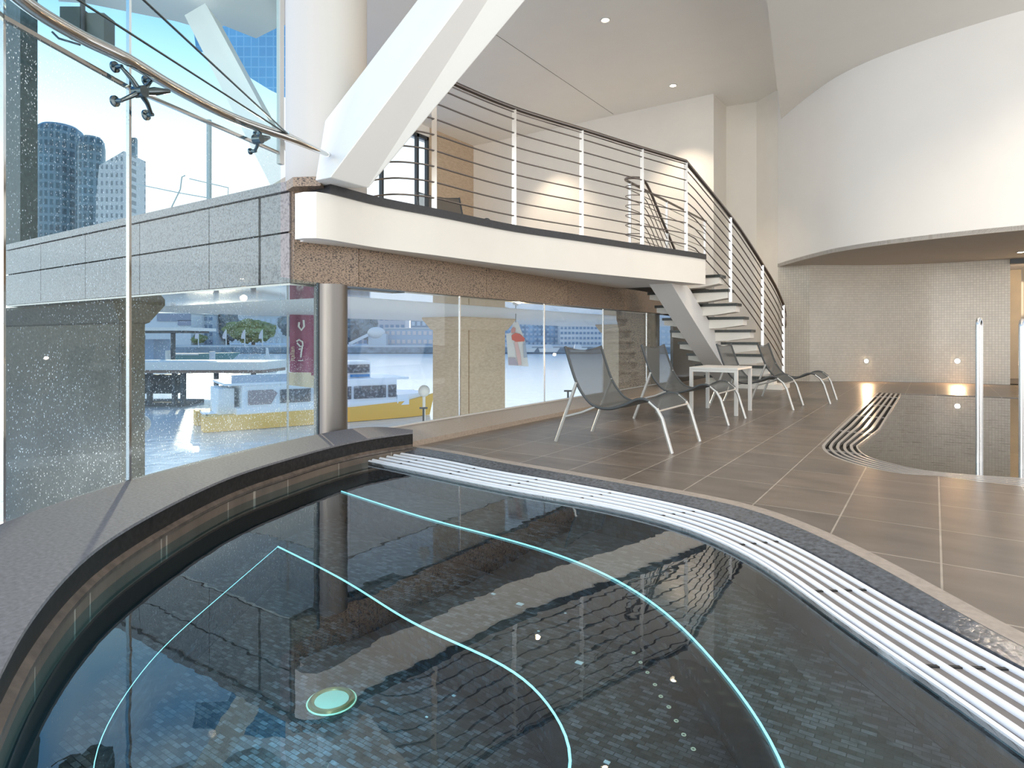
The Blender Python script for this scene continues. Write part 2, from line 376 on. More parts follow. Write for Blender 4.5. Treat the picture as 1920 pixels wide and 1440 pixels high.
# ------------------------------------------------------------------ plan curves of the spa
ZW = -0.05
band_out = [P(*p, 0) for p in [(771, 838), (855, 851), (928, 866), (1074, 891), (1293, 930), (1412, 956), (1525, 1001), (1637, 1057), (1750, 1121), (1920, 1219)]]
band_in = [P(*p, -0.02) for p in [(757, 847.5), (850, 863), (928, 880), (1074, 904), (1293, 948), (1412, 984), (1525, 1035), (1637, 1100), (1750, 1162), (1920, 1252)]]
grat_in = [P(*p, -0.035) for p in [(690, 866), (767, 882), (964, 922), (1092, 943), (1200, 966), (1300, 995), (1364, 1024), (1424, 1054), (1487, 1099), (1562, 1157), (1675, 1234), (1787, 1312), (1920, 1406)]]
def ext(c, pts): return [Vector((v.x, v.y, 0)) for v in c] + [Vector((a, b, 0)) for a, b in pts]
band_out = cr(ext(band_out, [(0.80, 2.05), (1.15, 1.30), (1.25, 0.5)]), 6)
band_in = cr(ext(band_in, [(0.72, 1.95), (1.05, 1.25), (1.13, 0.5)]), 6)
grat_in = cr(ext(grat_in, [(0.48, 1.62), (0.75, 1.05), (0.82, 0.5)]), 6)
cop_in = [P(*p, 0.15) for p in [(774, 810.5), (690.6, 821.7), (612.5, 838.6), (534, 861), (456, 884), (378, 916), (300, 955), (272, 969.5), (194, 1016), (136, 1066), (89, 1117), (50, 1171), (23, 1210), (0, 1261)]]
cop_out = [P(*p, 0.15) for p in [(774, 806), (704, 798), (665, 802), (586, 816), (456, 844), (300, 883), (155, 925), (60, 960), (0, 983)]]
cop_in = cr(ext(cop_in, [(-1.85, 0.53), (-1.6, 0.38), (-1.25, 0.05), (-0.95, -0.35)]), 6)
cop_out = cr(ext(cop_out, [(-3.05, 0.45), (-2.5, -0.2), (-2.0, -0.6), (-1.5, -0.95)]), 6)
back = [Vector((v[0], v[1], 0)) for v in [(-0.45, -0.6), (0.4, -0.6), (0.9, -0.15)]]
NS = 90
BO, BI, GI = (smooth(resample(c, NS)) for c in (band_out, band_in, grat_in))
CI = smooth(resample(cop_in, 70), 8); CO = smooth(resample(cop_out, 70), 8)
hole = BO + back[::-1] + CI[::-1]

# ------------------------------------------------------------------ deck floor with both basins cut out
Y5 = 5.45
pool_pts = [(-0.88, 13.3), (-0.88, 10.0), (-0.88, 7.6), (-0.86, 6.9)] 
pc = [P(*p, 0) for p in [(1540, 836), (1546, 846), (1566, 858), (1620, 875), (1690, 888), (1761, 893), (1830, 902), (1920, 912)]]
pool_out = [Vector((-0.88, 13.4, 0)), Vector((-0.88, 11.5, 0)), Vector((-0.885, 9.5, 0)), Vector((-0.89, 7.6, 0))] + cr(pc, 5) + [Vector((1.6, 5.35, 0)), Vector((3.0, 5.5, 0)), Vector((4.6, 6.1, 0))]
pool_far = [Vector((4.6, 13.2, 0)), Vector((2.5, 13.45, 0)), Vector((0.8, 13.6, 0))]
phole = pool_out + pool_far
outer = [(-4.72, 16.2), (-2.9, 16.3), (1.0, 17.6), (7.0, 17.6), (7.0, -2.5), (-1.4, -2.5)] + [(v.x, v.y) for v in CO[::-1]] + [(-4.72, 4.3)]
f = MB().prism([[Vector((a, b, 0)) for a, b in outer], hole, phole], -0.12, 0.0).build('floor', 'deck'); struct(f)

# ------------------------------------------------------------------ spa
spa = thing('spa_pool', 'round dark-tiled spa pool with still water and glowing edge lines in the foreground', 'spa pool', (-1.2, 1.6, 0))
coping = thing('stone_coping', 'curved grey stone ledge between the spa water and the tall glass wall', 'stone ledge', (-3.2, 2.2, 0.0))
cs = [a.copy() for a in CI]
MB().ribbon([Vector((p.x, p.y, 0.15)) for p in CI], [Vector((p.x, p.y, 0.15)) for p in CO], 0.014).build('top_slab', 'stone', coping, smooth=30)
inn = [p + (q - p).normalized() * 0.015 for p, q in zip(CI, CO)]
MB().wall(inn, 0.0, 0.1365, 0.25, -1).build('inner_face', mat('dark_face_stone', (0.02, 0.018, 0.017), 0.35, spec=0.25, var=0.5, scale=40), coping, smooth=30)
out2 = [q + (p - q).normalized() * 0.02 for p, q in zip(CI, CO)]
MB().wall(out2, -0.5, 0.1365, 0.15, 1).build('outer_face', 'stone', coping, smooth=30)
lip0 = [Vector((p.x, p.y, 0.040)) for p in inn]; lip1 = [Vector((p.x, p.y, 0.022)) + (p - q).normalized() * 0.028 for p, q in zip(inn, CO)]
MB().ribbon(lip0, lip1, 0.016).build('metal_lip', mat('bronze_lip', (0.16, 0.13, 0.11), 0.35, 0.6, var=0.3, scale=20), coping, smooth=30)
MB().wall([p + (p - q).normalized() * 0.005 for p, q in zip(inn, CO)], -0.99, -0.0, 0.03, -1).build('dark_tiled_wall', mat('dark_wall_tile', (0.018, 0.017, 0.018), 0.5, spec=0.2), spa, smooth=30)
# stone border, sloped wet band, grating
up = lambda c, z: [Vector((p.x, p.y, z)) for p in c]
bo2 = [p + (p - q).normalized() * 0.09 for p, q in zip(BO, BI)]
MB().ribbon(up(BO, 0.004), up(bo2, 0.004), 0.05).build('border_stone', mat('border_stone', (0.33, 0.28, 0.24), 0.35, var=0.15, scale=30), spa, smooth=30)
MB().ribbon(up(BO, 0.002), up(BI, -0.02), 0.06).build('wet_stone_band', 'wetstone', spa, smooth=30)
MB().ribbon(up(BI, -0.033), up(GI, -0.033), 0.02).build('gutter_tray', 'tray', spa, smooth=30)
gr = thing('drain_grating', 'curved white slatted overflow grating along the near edge of the spa', 'drain grating', (-0.5, 3.2, -0.03))
lerpc = lambda A, B, t: [a.lerp(b, t) for a, b in zip(A, B)]
for k in range(5):
    t0 = 0.04 + k * 0.197; w = 0.080
    n1 = lerpc(BI, GI, t0); n2 = lerpc(BI, GI, t0 + w)
    mb = MB(); A = up(n1, -0.030); mid = up(lerpc(BI, GI, t0 + w / 2), -0.018); B = up(n2, -0.030)
    n = len(A); vs = []; fs = []
    for a, q1, c, q2, b in zip(A, up(lerpc(BI, GI, t0 + w * .2), -0.021), mid, up(lerpc(BI, GI, t0 + w * .8), -0.021), B):
        vs += [a, q1, c, q2, b, b + Vector((0, 0, -.012)), a + Vector((0, 0, -.012))]
    for i in range(n - 1):
        p, q = i * 7, i * 7 + 7
        for j in range(7): fs.append((p + j, p + (j + 1) % 7, q + (j + 1) % 7, q + j))
    fs += [tuple(range(7)), tuple(range(n * 7 - 1, n * 7 - 8, -1))]
    mb.add(vs, fs).build('slat', 'slat', gr, smooth=60)
MB().ribbon(up(lerpc(BI, GI, 0.965), -0.022), up(GI, -0.026), 0.03).build('edge_trim', 'slat', gr, smooth=30)
mb = MB()
for i in range(4, NS - 4, 8):
    for (a, b) in ((0.115, 0.227), (0.312, 0.424), (0.509, 0.621), (0.706, 0.818)):
        p, q = BI[i].lerp(GI[i], a), BI[i].lerp(GI[i], b)
        MB().bar((p.x, p.y, -0.036), (q.x, q.y, -0.036), 0.014, 0.014).build('spacer', 'black', gr)

# basin: benches and floor (heights are what shows through the still water)
ZB1, ZB2, ZB3 = -0.20, -0.42, -0.64
L1 = [P(*p, ZB1) for p in [(640, 922), (815, 978), (950, 1011), (1070, 1048), (1147, 1081), (1220, 1124), (1274, 1168), (1312, 1206), (1375, 1287), (1487, 1440)]]
L1 = cr(ext(L1, [(-0.15, 1.2), (-0.08, 0.6), (-0.2, 0.0), (-0.35, -0.3)]), 6); L1 = smooth(resample(L1, 80), 20)
L2 = [P(*p, ZB2) for p in [(521, 1026), (645, 1089), (769, 1168), (869, 1213), (969, 1259), (1016, 1299), (1047, 1352), (1087, 1440)]]
L2 = cr(ext(L2, [(-0.9, 1.2), (-0.9, 0.7)]), 6); L2 = smooth(resample(L2, 60), 12)
L2b = [P(*p, ZB2) for p in [(521, 1026), (410, 1122), (300, 1219), (230, 1310), (165, 1440)]]
L2b = cr(ext(L2b, [(-1.75, 0.75), (-1.3, 0.6), (-1.0, 0.6)]), 6); L2b = smooth(resample(L2b, 50), 12)
basin_out = GI + back[::-1] + [p + (q - p).normalized() * 0.04 for p, q in zip(CI, CO)][::-1]
L2loop = L2 + L2b[::-1][:-1]
# bench 1: between basin_out's right part and L1
b1 = [Vector((v.x, v.y, 0)) for v in GI] + back[::-1] + [Vector((-0.42, -0.55, 0))] + [Vector((v.x, v.y, 0)) for v in L1[::-1]]
MB().prism([b1], ZB1 - 0.03, ZB1).build('upper_bench', 'spa', spa)
MB().wall(L1, ZB2, ZB1 - 0.002, 0.02, -1).build('upper_riser', 'spaw', spa, smooth=30)
b2 = [Vector((v.x, v.y, 0)) for v in L1] + [Vector((-0.5, -0.5, 0))] + inn[::-1]
MB().prism([b2, L2loop], ZB2 - 0.03, ZB2).build('lower_bench', 'spa', spa)
MB().wall(L2loop + [L2loop[0]], ZB3, ZB2 - 0.002, 0.02, 1).build('lower_riser', 'spaw', spa, smooth=30)
MB().prism([L2loop], ZB3 - 0.05, ZB3).build('basin_floor', 'spa', spa)
MB().wall([p + Vector((0, 0, 0)) for p in GI], ZB1, -0.05, 0.03, 1).build('near_wall', 'spaw', spa, smooth=30)
MB().tube(up(L1, ZB1 + 0.004), 0.0045, 6).build('light_line', 'led', spa)
MB().tube(up(L2, ZB2 + 0.004), 0.005, 6).build('light_line', 'led', spa)
MB().tube(up(L2b, ZB2 + 0.004), 0.0016, 6).build('light_line', 'led', spa)
wl = BI + back[::-1] + [p + (q - p).normalized() * 0.04 for p, q in zip(CI, CO)][::-1]
wmb = MB(); lp = [Vector((v.x, v.y, 0)) for v in wl]
wmb.add([(v.x, v.y, ZW) for v in lp], [tuple(t_) for t_ in tessellate_polygon([lp])])
wo_ = wmb.build('water_surface', 'spa_water', spa)
# round spa lamp on the floor
lc = P(622, 1316, ZB3)
sl = thing('underwater_lamp', 'round pale-green underwater lamp with a gold rim under the spa water', 'underwater lamp', (lc.x, lc.y, ZB3))
mb = MB().cyl(lc, 0.075, ZB3, ZB3 + 0.010); mb.build('lens', 'spaglow', sl, smooth=True)
MB().tube([(lc.x + 0.088 * math.cos(a * math.pi / 20), lc.y + 0.088 * math.sin(a * math.pi / 20), ZB3 + 0.006) for a in range(40)], 0.013, 8, closed=True).build('rim', 'brass', sl, smooth=True)
MB().tube([(lc.x + 0.107 * math.cos(a * math.pi / 20), lc.y + 0.107 * math.sin(a * math.pi / 20), ZB3 + 0.004) for a in range(40)], 0.004, 8, closed=True).build('outer_ring', mat('pale_green_ring', (0.7, 0.85, 0.6), 0.3, emit=(0.5, 0.9, 0.5), es=0.08), sl, smooth=True)
light('spa_lamp_light', 'POINT', (lc.x + 0.15, lc.y - 0.3, ZB3 + 0.35), 5.0, (0.25, 0.75, 1.0), shadow_soft_size=0.08)
# air nozzles on the lower bench
nozs = [(1188, 1225), (1201, 1243), (1214, 1262), (1228, 1285), (1239, 1307), (1254, 1327), (1268, 1353), (1282, 1379), (1300, 1406)]
nm = mat('nozzle_ring', (0.65, 0.66, 0.5), 0.3, emit=(0.5, 0.5, 0.35), es=0.15)
for (a, b) in nozs:
    c = P(a, b, ZB2)
    MB().tube([(c.x + 0.007 * math.cos(q * math.pi / 6), c.y + 0.007 * math.sin(q * math.pi / 6), ZB2 + 0.003) for q in range(12)], 0.0022, 6, closed=True).build('air_nozzle', nm, spa)
M['glint'] = mat('glint_paint', (0.85, 0.9, 0.9), 0.1, emit=(0.8, 0.9, 0.9), es=0.0)  # glints on the spa floor, painted in as small pale flecks
for (a, b, s_) in [(1086, 1243, .016), (1200, 1040, .01), (851, 1305, .008), (1010, 1184, .006), (1138, 1430, .01), (975, 1133, .018), (925, 1114, .012), (1265, 1268, .008), (800, 1345, .006), (1060, 1150, .006)]:
    c = P(a, b, ZB2 if a > 860 else ZB3); z = c.z
    MB().box((c.x - s_, c.y - s_ * .7, z), (c.x + s_, c.y + s_ * .7, z + 0.003)).build('painted_glint', 'glint', spa)

# ------------------------------------------------------------------ second pool
pool = thing('plunge_pool', 'dark still plunge pool with rounded corner beside the tiled wall', 'pool', (1.2, 9.0, 0))
def inset(c, k):
    out = []; n = len(c)
    for i in range(n):
        d = c[min(i + 1, n - 1)] - c[max(i - 1, 0)]; d.normalize(); out.append(c[i] + Vector((-d.y, d.x, 0)) * k)
    return out
po = resample(pool_out, 120)
# overflow slots
pin = [P(*p, 0) for p in [(1608, 836), (1614, 846), (1639, 860), (1711, 877.6), (1785, 887), (1920, 896)]]
pool_in = resample([Vector((-0.50, 13.4, 0)), Vector((-0.50, 10, 0)), Vector((-0.50, 8.0, 0))] + cr(pin, 5) + [Vector((1.6, 5.78, 0)), Vector((2.9, 5.95, 0)), Vector((4.3, 6.5, 0))], 120)
# match by arc length with the bend kept together
def split_match(A, B, ya, yb, n1=50, n2=70):
    ia = min(range(len(A)), key=lambda i: abs(A[i].y - ya)); ib = min(range(len(B)), key=lambda i: abs(B[i].y - yb))
    return resample(A[:ia + 1], n1) + resample(A[ia:], n2)[1:], resample(B[:ib + 1], n1) + resample(B[ib:], n2)[1:]
po, pi_ = split_match(po, pool_in, 6.75, 6.6)
pg = thing('pool_grating', 'dark slotted steel overflow grating curving round the plunge pool corner', 'drain grating', (-0.7, 7.5, -0.02))
MB().ribbon(up(po, -0.05), up(pi_, -0.05), 0.02).build('slot_channel', 'black', pg)
for k in range(6):
    a, b = k * 0.19, k * 0.19 + 0.085
    if k == 5: b = 1.0
    MB().ribbon(up(lerpc(po, pi_, a), 0.0), up(lerpc(po, pi_, min(b, 1)), 0.0), 0.03).build('slat', 'slatwarm', pg, smooth=30)
mb = MB()
for i in range(6, 116, 12):
    p, q = po[i], pi_[i]
    MB().bar((p.x, p.y, -0.012), (q.x, q.y, -0.012), 0.02, 0.012).build('spacer', 'slatwarm', pg)
pl = [Vector((v.x, v.y, 0)) for v in pi_] + [Vector((4.5, 13.2, 0)), Vector((2.5, 13.45, 0)), Vector((0.8, 13.6, 0)), Vector((-0.5, 13.42, 0))]
MB().add([(v.x, v.y, -0.012) for v in pl], [tuple(t_) for t_ in tessellate_polygon([pl])]).build('water_surface', 'pool_water', pool)
MB().prism([pl], -1.0, -0.95).build('basin_floor', 'spa', pool)
MB().wall(pl + [pl[0]], -0.98, -0.03, 0.02, 1).build('basin_wall', 'spaw', pool)
st = [P(*p, -0.25) for p in [(1700, 760), (1690, 800), (1700, 835), (1770, 858), (1850, 870), (1960, 880)]]
st = cr(ext(st, []), 5)
MB().prism([pi_[10:100:3] + st[::-1]], -0.30, -0.25).build('step_bench', mat('pool_step', (0.10, 0.09, 0.08), 0.4), pool)
# hand rails
def pool_rail(lab, c, dx, top):
    r_ = thing('pool_handrail', lab, 'handrail', (c.x, c.y, -0.2), 0, None)
    pts = [(c.x - dx, c.y - .05, -0.6), (c.x - dx, c.y - .05, top - 0.10)]
    for a in range(0, 9):
        q = math.pi - a * math.pi / 8; pts.append((c.x + dx * math.cos(q), c.y + 0.05 * -math.cos(q) * -1, top - 0.05 + 0.05 * math.sin(q)))
    pts += [(c.x + dx, c.y + .05, top - 0.10), (c.x + dx, c.y + .05, -0.6)]
    MB().tube(pts, 0.017, 14).build('bent_tube', 'steel', r_, smooth=60)
c = P(1836, 868, -0.02); pool_rail('bright steel handrail standing in the plunge pool, nearer the steps at left', c, 0.012, 1.16)
c = P(1917, 880, -0.02); pool_rail('steel handrail at the right edge of the view, rising from the plunge pool', c, 0.012, 1.14)

# ------------------------------------------------------------------ room shell
ZC = 7.03; ZL = 6.2
def polywall(name, pts, z0, z1, m='paint', th=0.15, side=1, smooth=False):
    return struct(MB().wall([Vector((a, b, 0)) for a, b in pts], z0, z1, th, side).build(name, m, smooth=smooth))
polywall('wall_back', [(-12.07, 15.5), (-4.5, 15.5)], 2.36, ZC)
polywall('wall_stairwell', [(-4.5, 15.55), (-4.48, 16.55), (-3.75, 16.65), (-3.02, 16.02)], 0, ZC, 'paint')
lw = [Vector((a, b, 0)) for a, b in [(-2.41, 15.96), (-1.9, 16.35), (-1.4, 16.72), (-0.8, 17.02), (-0.2, 17.2), (0.33, 17.26), (1.36, 17.27)]]
struct(MB().wall([Vector((-3.1, 15.97, 0)), Vector((-2.41, 15.96, 0))], 0, 2.72, 0.12).build('wall_mosaic_return', 'mosaic'))
struct(MB().wall(cr(lw, 5), 0, 2.74, 0.12).build('wall_mosaic', 'mosaic', smooth=30))
bk = cr([Vector((a, b, 0)) for a, b in [(-3.12, 16.0), (-2.75, 15.4), (-2.2, 14.6), (-1.63, 13.9), (-1.0, 13.42), (-0.31, 13.1), (0.4, 12.88), (1.2, 12.72), (3.0, 12.5), (7.0, 12.4)]], 6)
struct(MB().wall(bk, 2.725, ZC, 0.2, 1).build('wall_right', 'paint_cool', smooth=30))
sofl = bk + [Vector((7, 20, 0)), Vector((-3.1, 20, 0))]
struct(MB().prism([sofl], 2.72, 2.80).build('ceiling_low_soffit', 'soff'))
cz = [P(*p, ZC) for p in [(110, 3), (160, 6), (250, 24), (330, 40), (400, 60), (420, 48), (480, 72), (532, 46)]]
struct(MB().prism([[Vector((v.x, v.y, 0)) for v in cz] + [Vector((a, b, 0)) for a, b in [(-10.6, 9.6), (-13, 9.6), (-13, 17.6), (7.2, 17.6), (7.2, -2.6), (-1.8, -2.6), (-2.6, -0.8), (-3.9, 0.6), (-4.4, 1.6), (-4.9, 2.6), (-6.2, 2.8), (-9.5, 3.0)]]], ZC, ZC + 0.3).build('ceiling_upper', 'ceil'))
lowc = [(-3.0, 15.75), (-2.16, 10.3), (-1.75, 5.0), (-1.6, -1), (7, -1), (7, 17), (-3.0, 17)]
struct(MB().prism([[Vector((a, b, 0)) for a, b in lowc]], ZL, ZL + 0.25).build('ceiling_lower', 'ceil'))
struct(MB().wall([Vector((a, b, 0)) for a, b in lowc[:4]], ZL + 0.24, ZC, 0.1, 1).build('ceiling_step', 'ceil'))
a = PD(930, 65, 6.03 * F / 570) ; b = P(1150, 214, ZC)
a = P(930, 65, ZC)
struct(MB().bar((a.x, a.y, ZC - .002), (b.x, b.y, ZC - .002), 0.012, 0.006).build('ceiling_joint', mat('joint_shadow_gap', (0.25, 0.24, 0.23), 0.8)))
# corridor beyond the opening at the right
polywall('wall_corridor_back', [(1.0, 20.0), (7.0, 19.6)], 0, 2.72, mat('corridor_wall', (0.60, 0.50, 0.36), 0.5, var=0.05, scale=4))
struct(MB().box((0.9, 17.3, -0.05), (7, 20, 0.0)).build('floor_corridor', 'deck'))
cc = MB().cyl((1.78, 18.1), 0.16, 0, 2.6, 32, r1=0.16)
tag(cc.build('round_column', mat('warm_column', (0.62, 0.50, 0.34), 0.5), smooth=True), 'warm lit round column in the corridor beyond the tiled wall', 'column')
struct(MB().box((1.36, 17.2, 2.62), (2.6, 17.4, 2.74)).build('door_1', 'window_dark'))
light('corridor_light', 'POINT', (2.3, 18.0, 2.3), 25, (1.0, 0.72, 0.42), shadow_soft_size=0.1)

# baseboard-free mosaic; recessed wall lights
for (px, py, lab) in [(1623, 677, 'small glowing round light low in the tiled wall, the left one'), (1794, 677, 'brighter glowing round light low in the tiled wall, behind the pool handrail')]:
    # find the wall point: march depth until the plan curve is met
    best = None
    cw = resample(cr(lw, 8), 200)
    for i in range(199):
        v = cw[i]; d = v.x * FW.x + v.y * FW.y; l = v.x * RT.x + v.y * RT.y
        q = HX + l / d * F
        if best is None or abs(q - px) < best[0]: best = (abs(q - px), i, d)
    i, d = best[1], best[2]; z = 1 + (HY - py) / F * d; v = cw[i]; tg = (cw[i + 1] - cw[i]).normalized(); nn = Vector((tg.y, -tg.x, 0))
    wlit = thing('wall_light', lab, 'wall light', (v.x, v.y, z))
    MB().tube([Vector((v.x, v.y, z)) + nn * 0.001, Vector((v.x, v.y, z)) + nn * 0.012], 0.055, 24).build('bezel', 'polsteel', wlit, smooth=40)
    MB().tube([Vector((v.x, v.y, z)) + nn * 0.012, Vector((v.x, v.y, z)) + nn * 0.02], 0.04, 24).build('lens', 'lampglow', wlit, smooth=40)
    pos = Vector((v.x, v.y, z)) + nn * 0.07
    lo = light('wall_light_beam', 'SPOT', pos, 45 if px > 1700 else 22, (1.0, 0.62, 0.32), spot_size=2.4, spot_blend=0.8, shadow_soft_size=0.03)
    lo.rotation_euler = (nn + Vector((0, 0, -0.75))).to_track_quat('-Z', 'Y').to_euler()

# ceiling downlights, plus added fill spots
for (px, py, lab) in [(1135, 37, 'small recessed ceiling downlight, the one nearest the white slanting beam'), (1262, 160, 'small recessed ceiling downlight above the stair top'), (1008, 218, 'small recessed ceiling downlight seen just behind the balcony handrail')]:
    p = P(px, py, ZC)
    dl = thing('downlight', lab, 'downlight', (p.x, p.y, ZC))
    MB().tube([(p.x + 0.085 * math.cos(q * math.pi / 12), p.y + 0.085 * math.sin(q * math.pi / 12), ZC - 0.004) for q in range(24)], 0.014, 8, closed=True).build('trim_ring', 'whitemetal', dl, smooth=60)
    MB().cyl((p.x, p.y), 0.05, ZC - 0.012, ZC - 0.002).build('lamp', mat('downlight_lamp', (1, .9, .8), .5, emit=(1, .85, .62), es=14), dl)
    lo = light('ceiling_spot', 'SPOT', (p.x, p.y, ZC - 0.05), 160, (1, 0.82, 0.62), spot_size=1.5, spot_blend=0.6, shadow_soft_size=0.05)
for (x_, y_) in ((0.5, 2.0), (2.5, 3.0), (0.8, 6.0), (3.0, 7.5), (-0.8, 9.5), (1.8, 10.5)):  # extra unseen spots added under the lower ceiling as room fill
    light('ceiling_spot', 'SPOT', (x_, y_, ZL - 0.05), 120, (1, 0.84, 0.66), rot=(0, 0, 0), spot_size=2.3, spot_blend=0.9, shadow_soft_size=0.06)
for (px, py, lab) in [(1916, 472, 'small ceiling downlight at the right edge under the soffit'), ]:
    p = P(px, py, 2.72)
    dl = thing('downlight', lab, 'downlight', (p.x, p.y, 2.72))
    MB().cyl((p.x, p.y), 0.06, 2.71, 2.718).build('lamp', 'lampglow', dl)
    MB().tube([(p.x + 0.08 * math.cos(q * math.pi / 12), p.y + 0.08 * math.sin(q * math.pi / 12), 2.716) for q in range(24)], 0.012, 8, closed=True).build('trim_ring', 'whitemetal', dl, smooth=60)

# ------------------------------------------------------------------ mezzanine
mez = thing('mezzanine_balcony', 'raised mezzanine floor with curved white fascia over brown granite beam', 'balcony', (-6, 6, 1.5))
edge = [P(*p, 2.40) for p in [(556, 340), (600, 342.4), (709, 370), (819, 392), (964.6, 422), (1099.5, 442.7), (1205, 459), (1292.7, 472), (1322.5, 477)]]
edge[0] = Vector((-4.80, 3.58, 2.4))
edge = cr([Vector((v.x, v.y, 0)) for v in edge], 6)
Ed = resample(edge, 60)
MB().wall(Ed, 1.90, 2.315, 0.12, 1).build('white_fascia', 'paint', mez, smooth=30)
dk = [p for p in Ed if p.y > 3.70]
dko = inset(dk, -0.02)
MB().wall(dko, 2.315, 2.40, 0.32, 1).build('dark_edging', 'edging', mez, smooth=30)
fl = [Vector((-11.94, 3.85, 0)), Vector((-5.0, 3.85, 0))] + [p + Vector((-.1, 0, 0)) for p in Ed[3:]] + [Vector((-3.3, 10.40, 0)), Vector((-4.5, 10.40, 0)), Vector((-4.55, 15.5, 0)), Vector((-11.94, 15.5, 0))]
MB().prism([fl], 2.20, 2.36).build('floor_slab', mat('mezzanine_floor', (0.45, 0.42, 0.38), 0.5), mez)
us = [Vector((-5.0, 3.75, 0))] + [p + Vector((-.06, 0, 0)) for p in Ed[2:]] + [Vector((-3.3, 10.36, 0)), Vector((-4.9, 10.40, 0))]
MB().prism([us], 1.905, 1.98).build('underside', 'paint', mez)
MB().box((-4.9, 10.36, 1.905), (-3.16, 10.42, 2.33)).build('end_face', 'paint', mez)
# granite beam facing the room: panels with fine joints
front = [(-4.93, 3.66), (-4.78, 4.32), (-4.74, 6.42), (-4.72, 8.52), (-4.70, 10.6), (-4.69, 12.7)]
for (x0, y0), (x1, y1) in zip(front, front[1:]):
    d = Vector((x1 - x0, y1 - y0, 0)).normalized() * 0.004
    MB().wall([Vector((x0, y0, 0)) + d, Vector((x1, y1, 0)) - d], 1.52, 1.92 if y0 > 3.9 else 2.38, 0.12, 1).build('granite_panel', 'granite', mez)
MB().box((-5.0, 4.4, 1.53), (-4.80, 12.6, 1.94)).build('beam_core', 'black', mez)
# polished granite facade facing the quay
xs = [-12.1, -10.7, -9.25, -7.8, -6.32, -5.45]
mb = MB()
for x0, x1 in zip(xs, xs[1:]):
    for z0, z1 in ((1.52, 1.99), (2.0, 2.37)): mb.box((x0 + .006, 3.65, z0 + .004), (x1 - .006, 3.80, z1 - .004))
for z0, z1 in ((1.52, 1.99), (2.0, 2.37)): mb.box((-5.425, 3.655, z0 + .004), (-4.98, 3.80, z1 - .004))
mb.build('granite_facade', 'granite2', mez)
MB().box((-12.1, 3.70, 1.52), (-4.97, 3.84, 2.36)).build('facade_backing', 'black', mez)
MB().box((-12.1, 3.62, 2.375), (-4.98, 3.92, 2.46)).build('facade_coping', 'granite2', mez)
cp = [Vector((-4.98, 3.62, 0)), Vector((-4.80, 3.56, 0)), Vector((-4.57, 3.68, 0)), Vector((-4.75, 3.95, 0)), Vector((-4.98, 3.92, 0))]
MB().prism([cp], 2.375, 2.46).build('corner_coping', 'granite', mez)
MB().box((-12.05, 3.66, 1.50), (-4.98, 5.0, 1.52)).build('polished_soffit', mat('polished_soffit', (0.55, 0.52, 0.50), 0.05, 0.6), mez)
MB().box((-5.75, 5.0, 1.50), (-4.8, 25.0, 1.52)).build('polished_soffit', mat('polished_soffit_strip', (0.60, 0.58, 0.56), 0.05, 0.6), mez)
MB().box((-12.05, 5.03, 1.50), (-5.78, 25.0, 1.52)).build('outer_soffit', mat('outer_soffit', (0.66, 0.66, 0.66), 0.5), mez)
MB().box((-12.1, 3.9, 1.50), (-12.0, 25, 1.62)).build('soffit_edge', 'paint', mez)
MB().box((-12.05, 15.5, 1.52), (-4.75, 25.0, 2.36)).build('outer_deck', 'granite', mez)
# upper outer wall of the mezzanine room
UW = [(10.2, 11.62), (11.62, 13.4)]
struct(MB().box((-12.1, 13.45, 2.36), (-11.95, 15.5, ZC)).build('wall_mezzanine_outer', 'tanstone'))
win = thing('window_1', None, None, (-12, 11.8, 2.4)); struct(win)
mb = MB()
for y in (9.95, 11.65, 13.0, 13.42): mb.box((-12.08, y - .04, 2.36), (-11.98, y + .04, 6.75))
mb.box((-12.08, 9.9, 6.66), (-11.98, 13.46, 6.78)); mb.box((-12.08, 9.9, 2.36), (-11.98, 13.46, 2.44)); mb.build('window_frame', 'window_dark', win)
MB().box((-12.04, 9.95, 2.44), (-12.03, 13.42, 6.68)).build('pane', 'glass', win)
struct(MB().box((-12.1, 9.9, 6.76), (-11.95, 13.46, ZC)).build('wall_mezzanine_head', 'ceil'))

# big round white column, the slanting beam and the lower steel column
tag(MB().cyl((-5.02, 4.12), 0.39, 2.40, ZC, 64).build('round_column', mat('column_paint', (0.60, 0.575, 0.54), 0.55), smooth=40), 'thick round white column rising from the mezzanine corner to the ceiling', 'column')
tag(MB().cyl((-4.84, 4.02), 0.157, -0.2, 1.52, 48).build('steel_column', 'colsteel', smooth=40), 'brushed steel round column between the glass panes below the granite corner', 'column')
def corner3(py):
    # three visible edges of the slanting beam at image height py: (px, depth)
    return [(600 + (238.5 - py) * 0.765, 5.80), (613 + (340.6 - py) * 0.748, 5.42), (686 + (358.8 - py) * 0.835, 5.80)]
sb = thing('slanting_beam', 'massive white square beam leaning up from the balcony corner to the ceiling', 'beam', (-4.6, 4.0, 2.4))
vs = []
for py in (352, -420):
    q = [PD(a, py, d) for a, d in corner3(py)]
    fourth = q[0] + q[2] - q[1]
    vs += [q[0], q[1], q[2], fourth]
mbx = MB().add(vs, [(0, 1, 2, 3), (7, 6, 5, 4), (0, 4, 5, 1), (1, 5, 6, 2), (2, 6, 7, 3), (3, 7, 4, 0)])
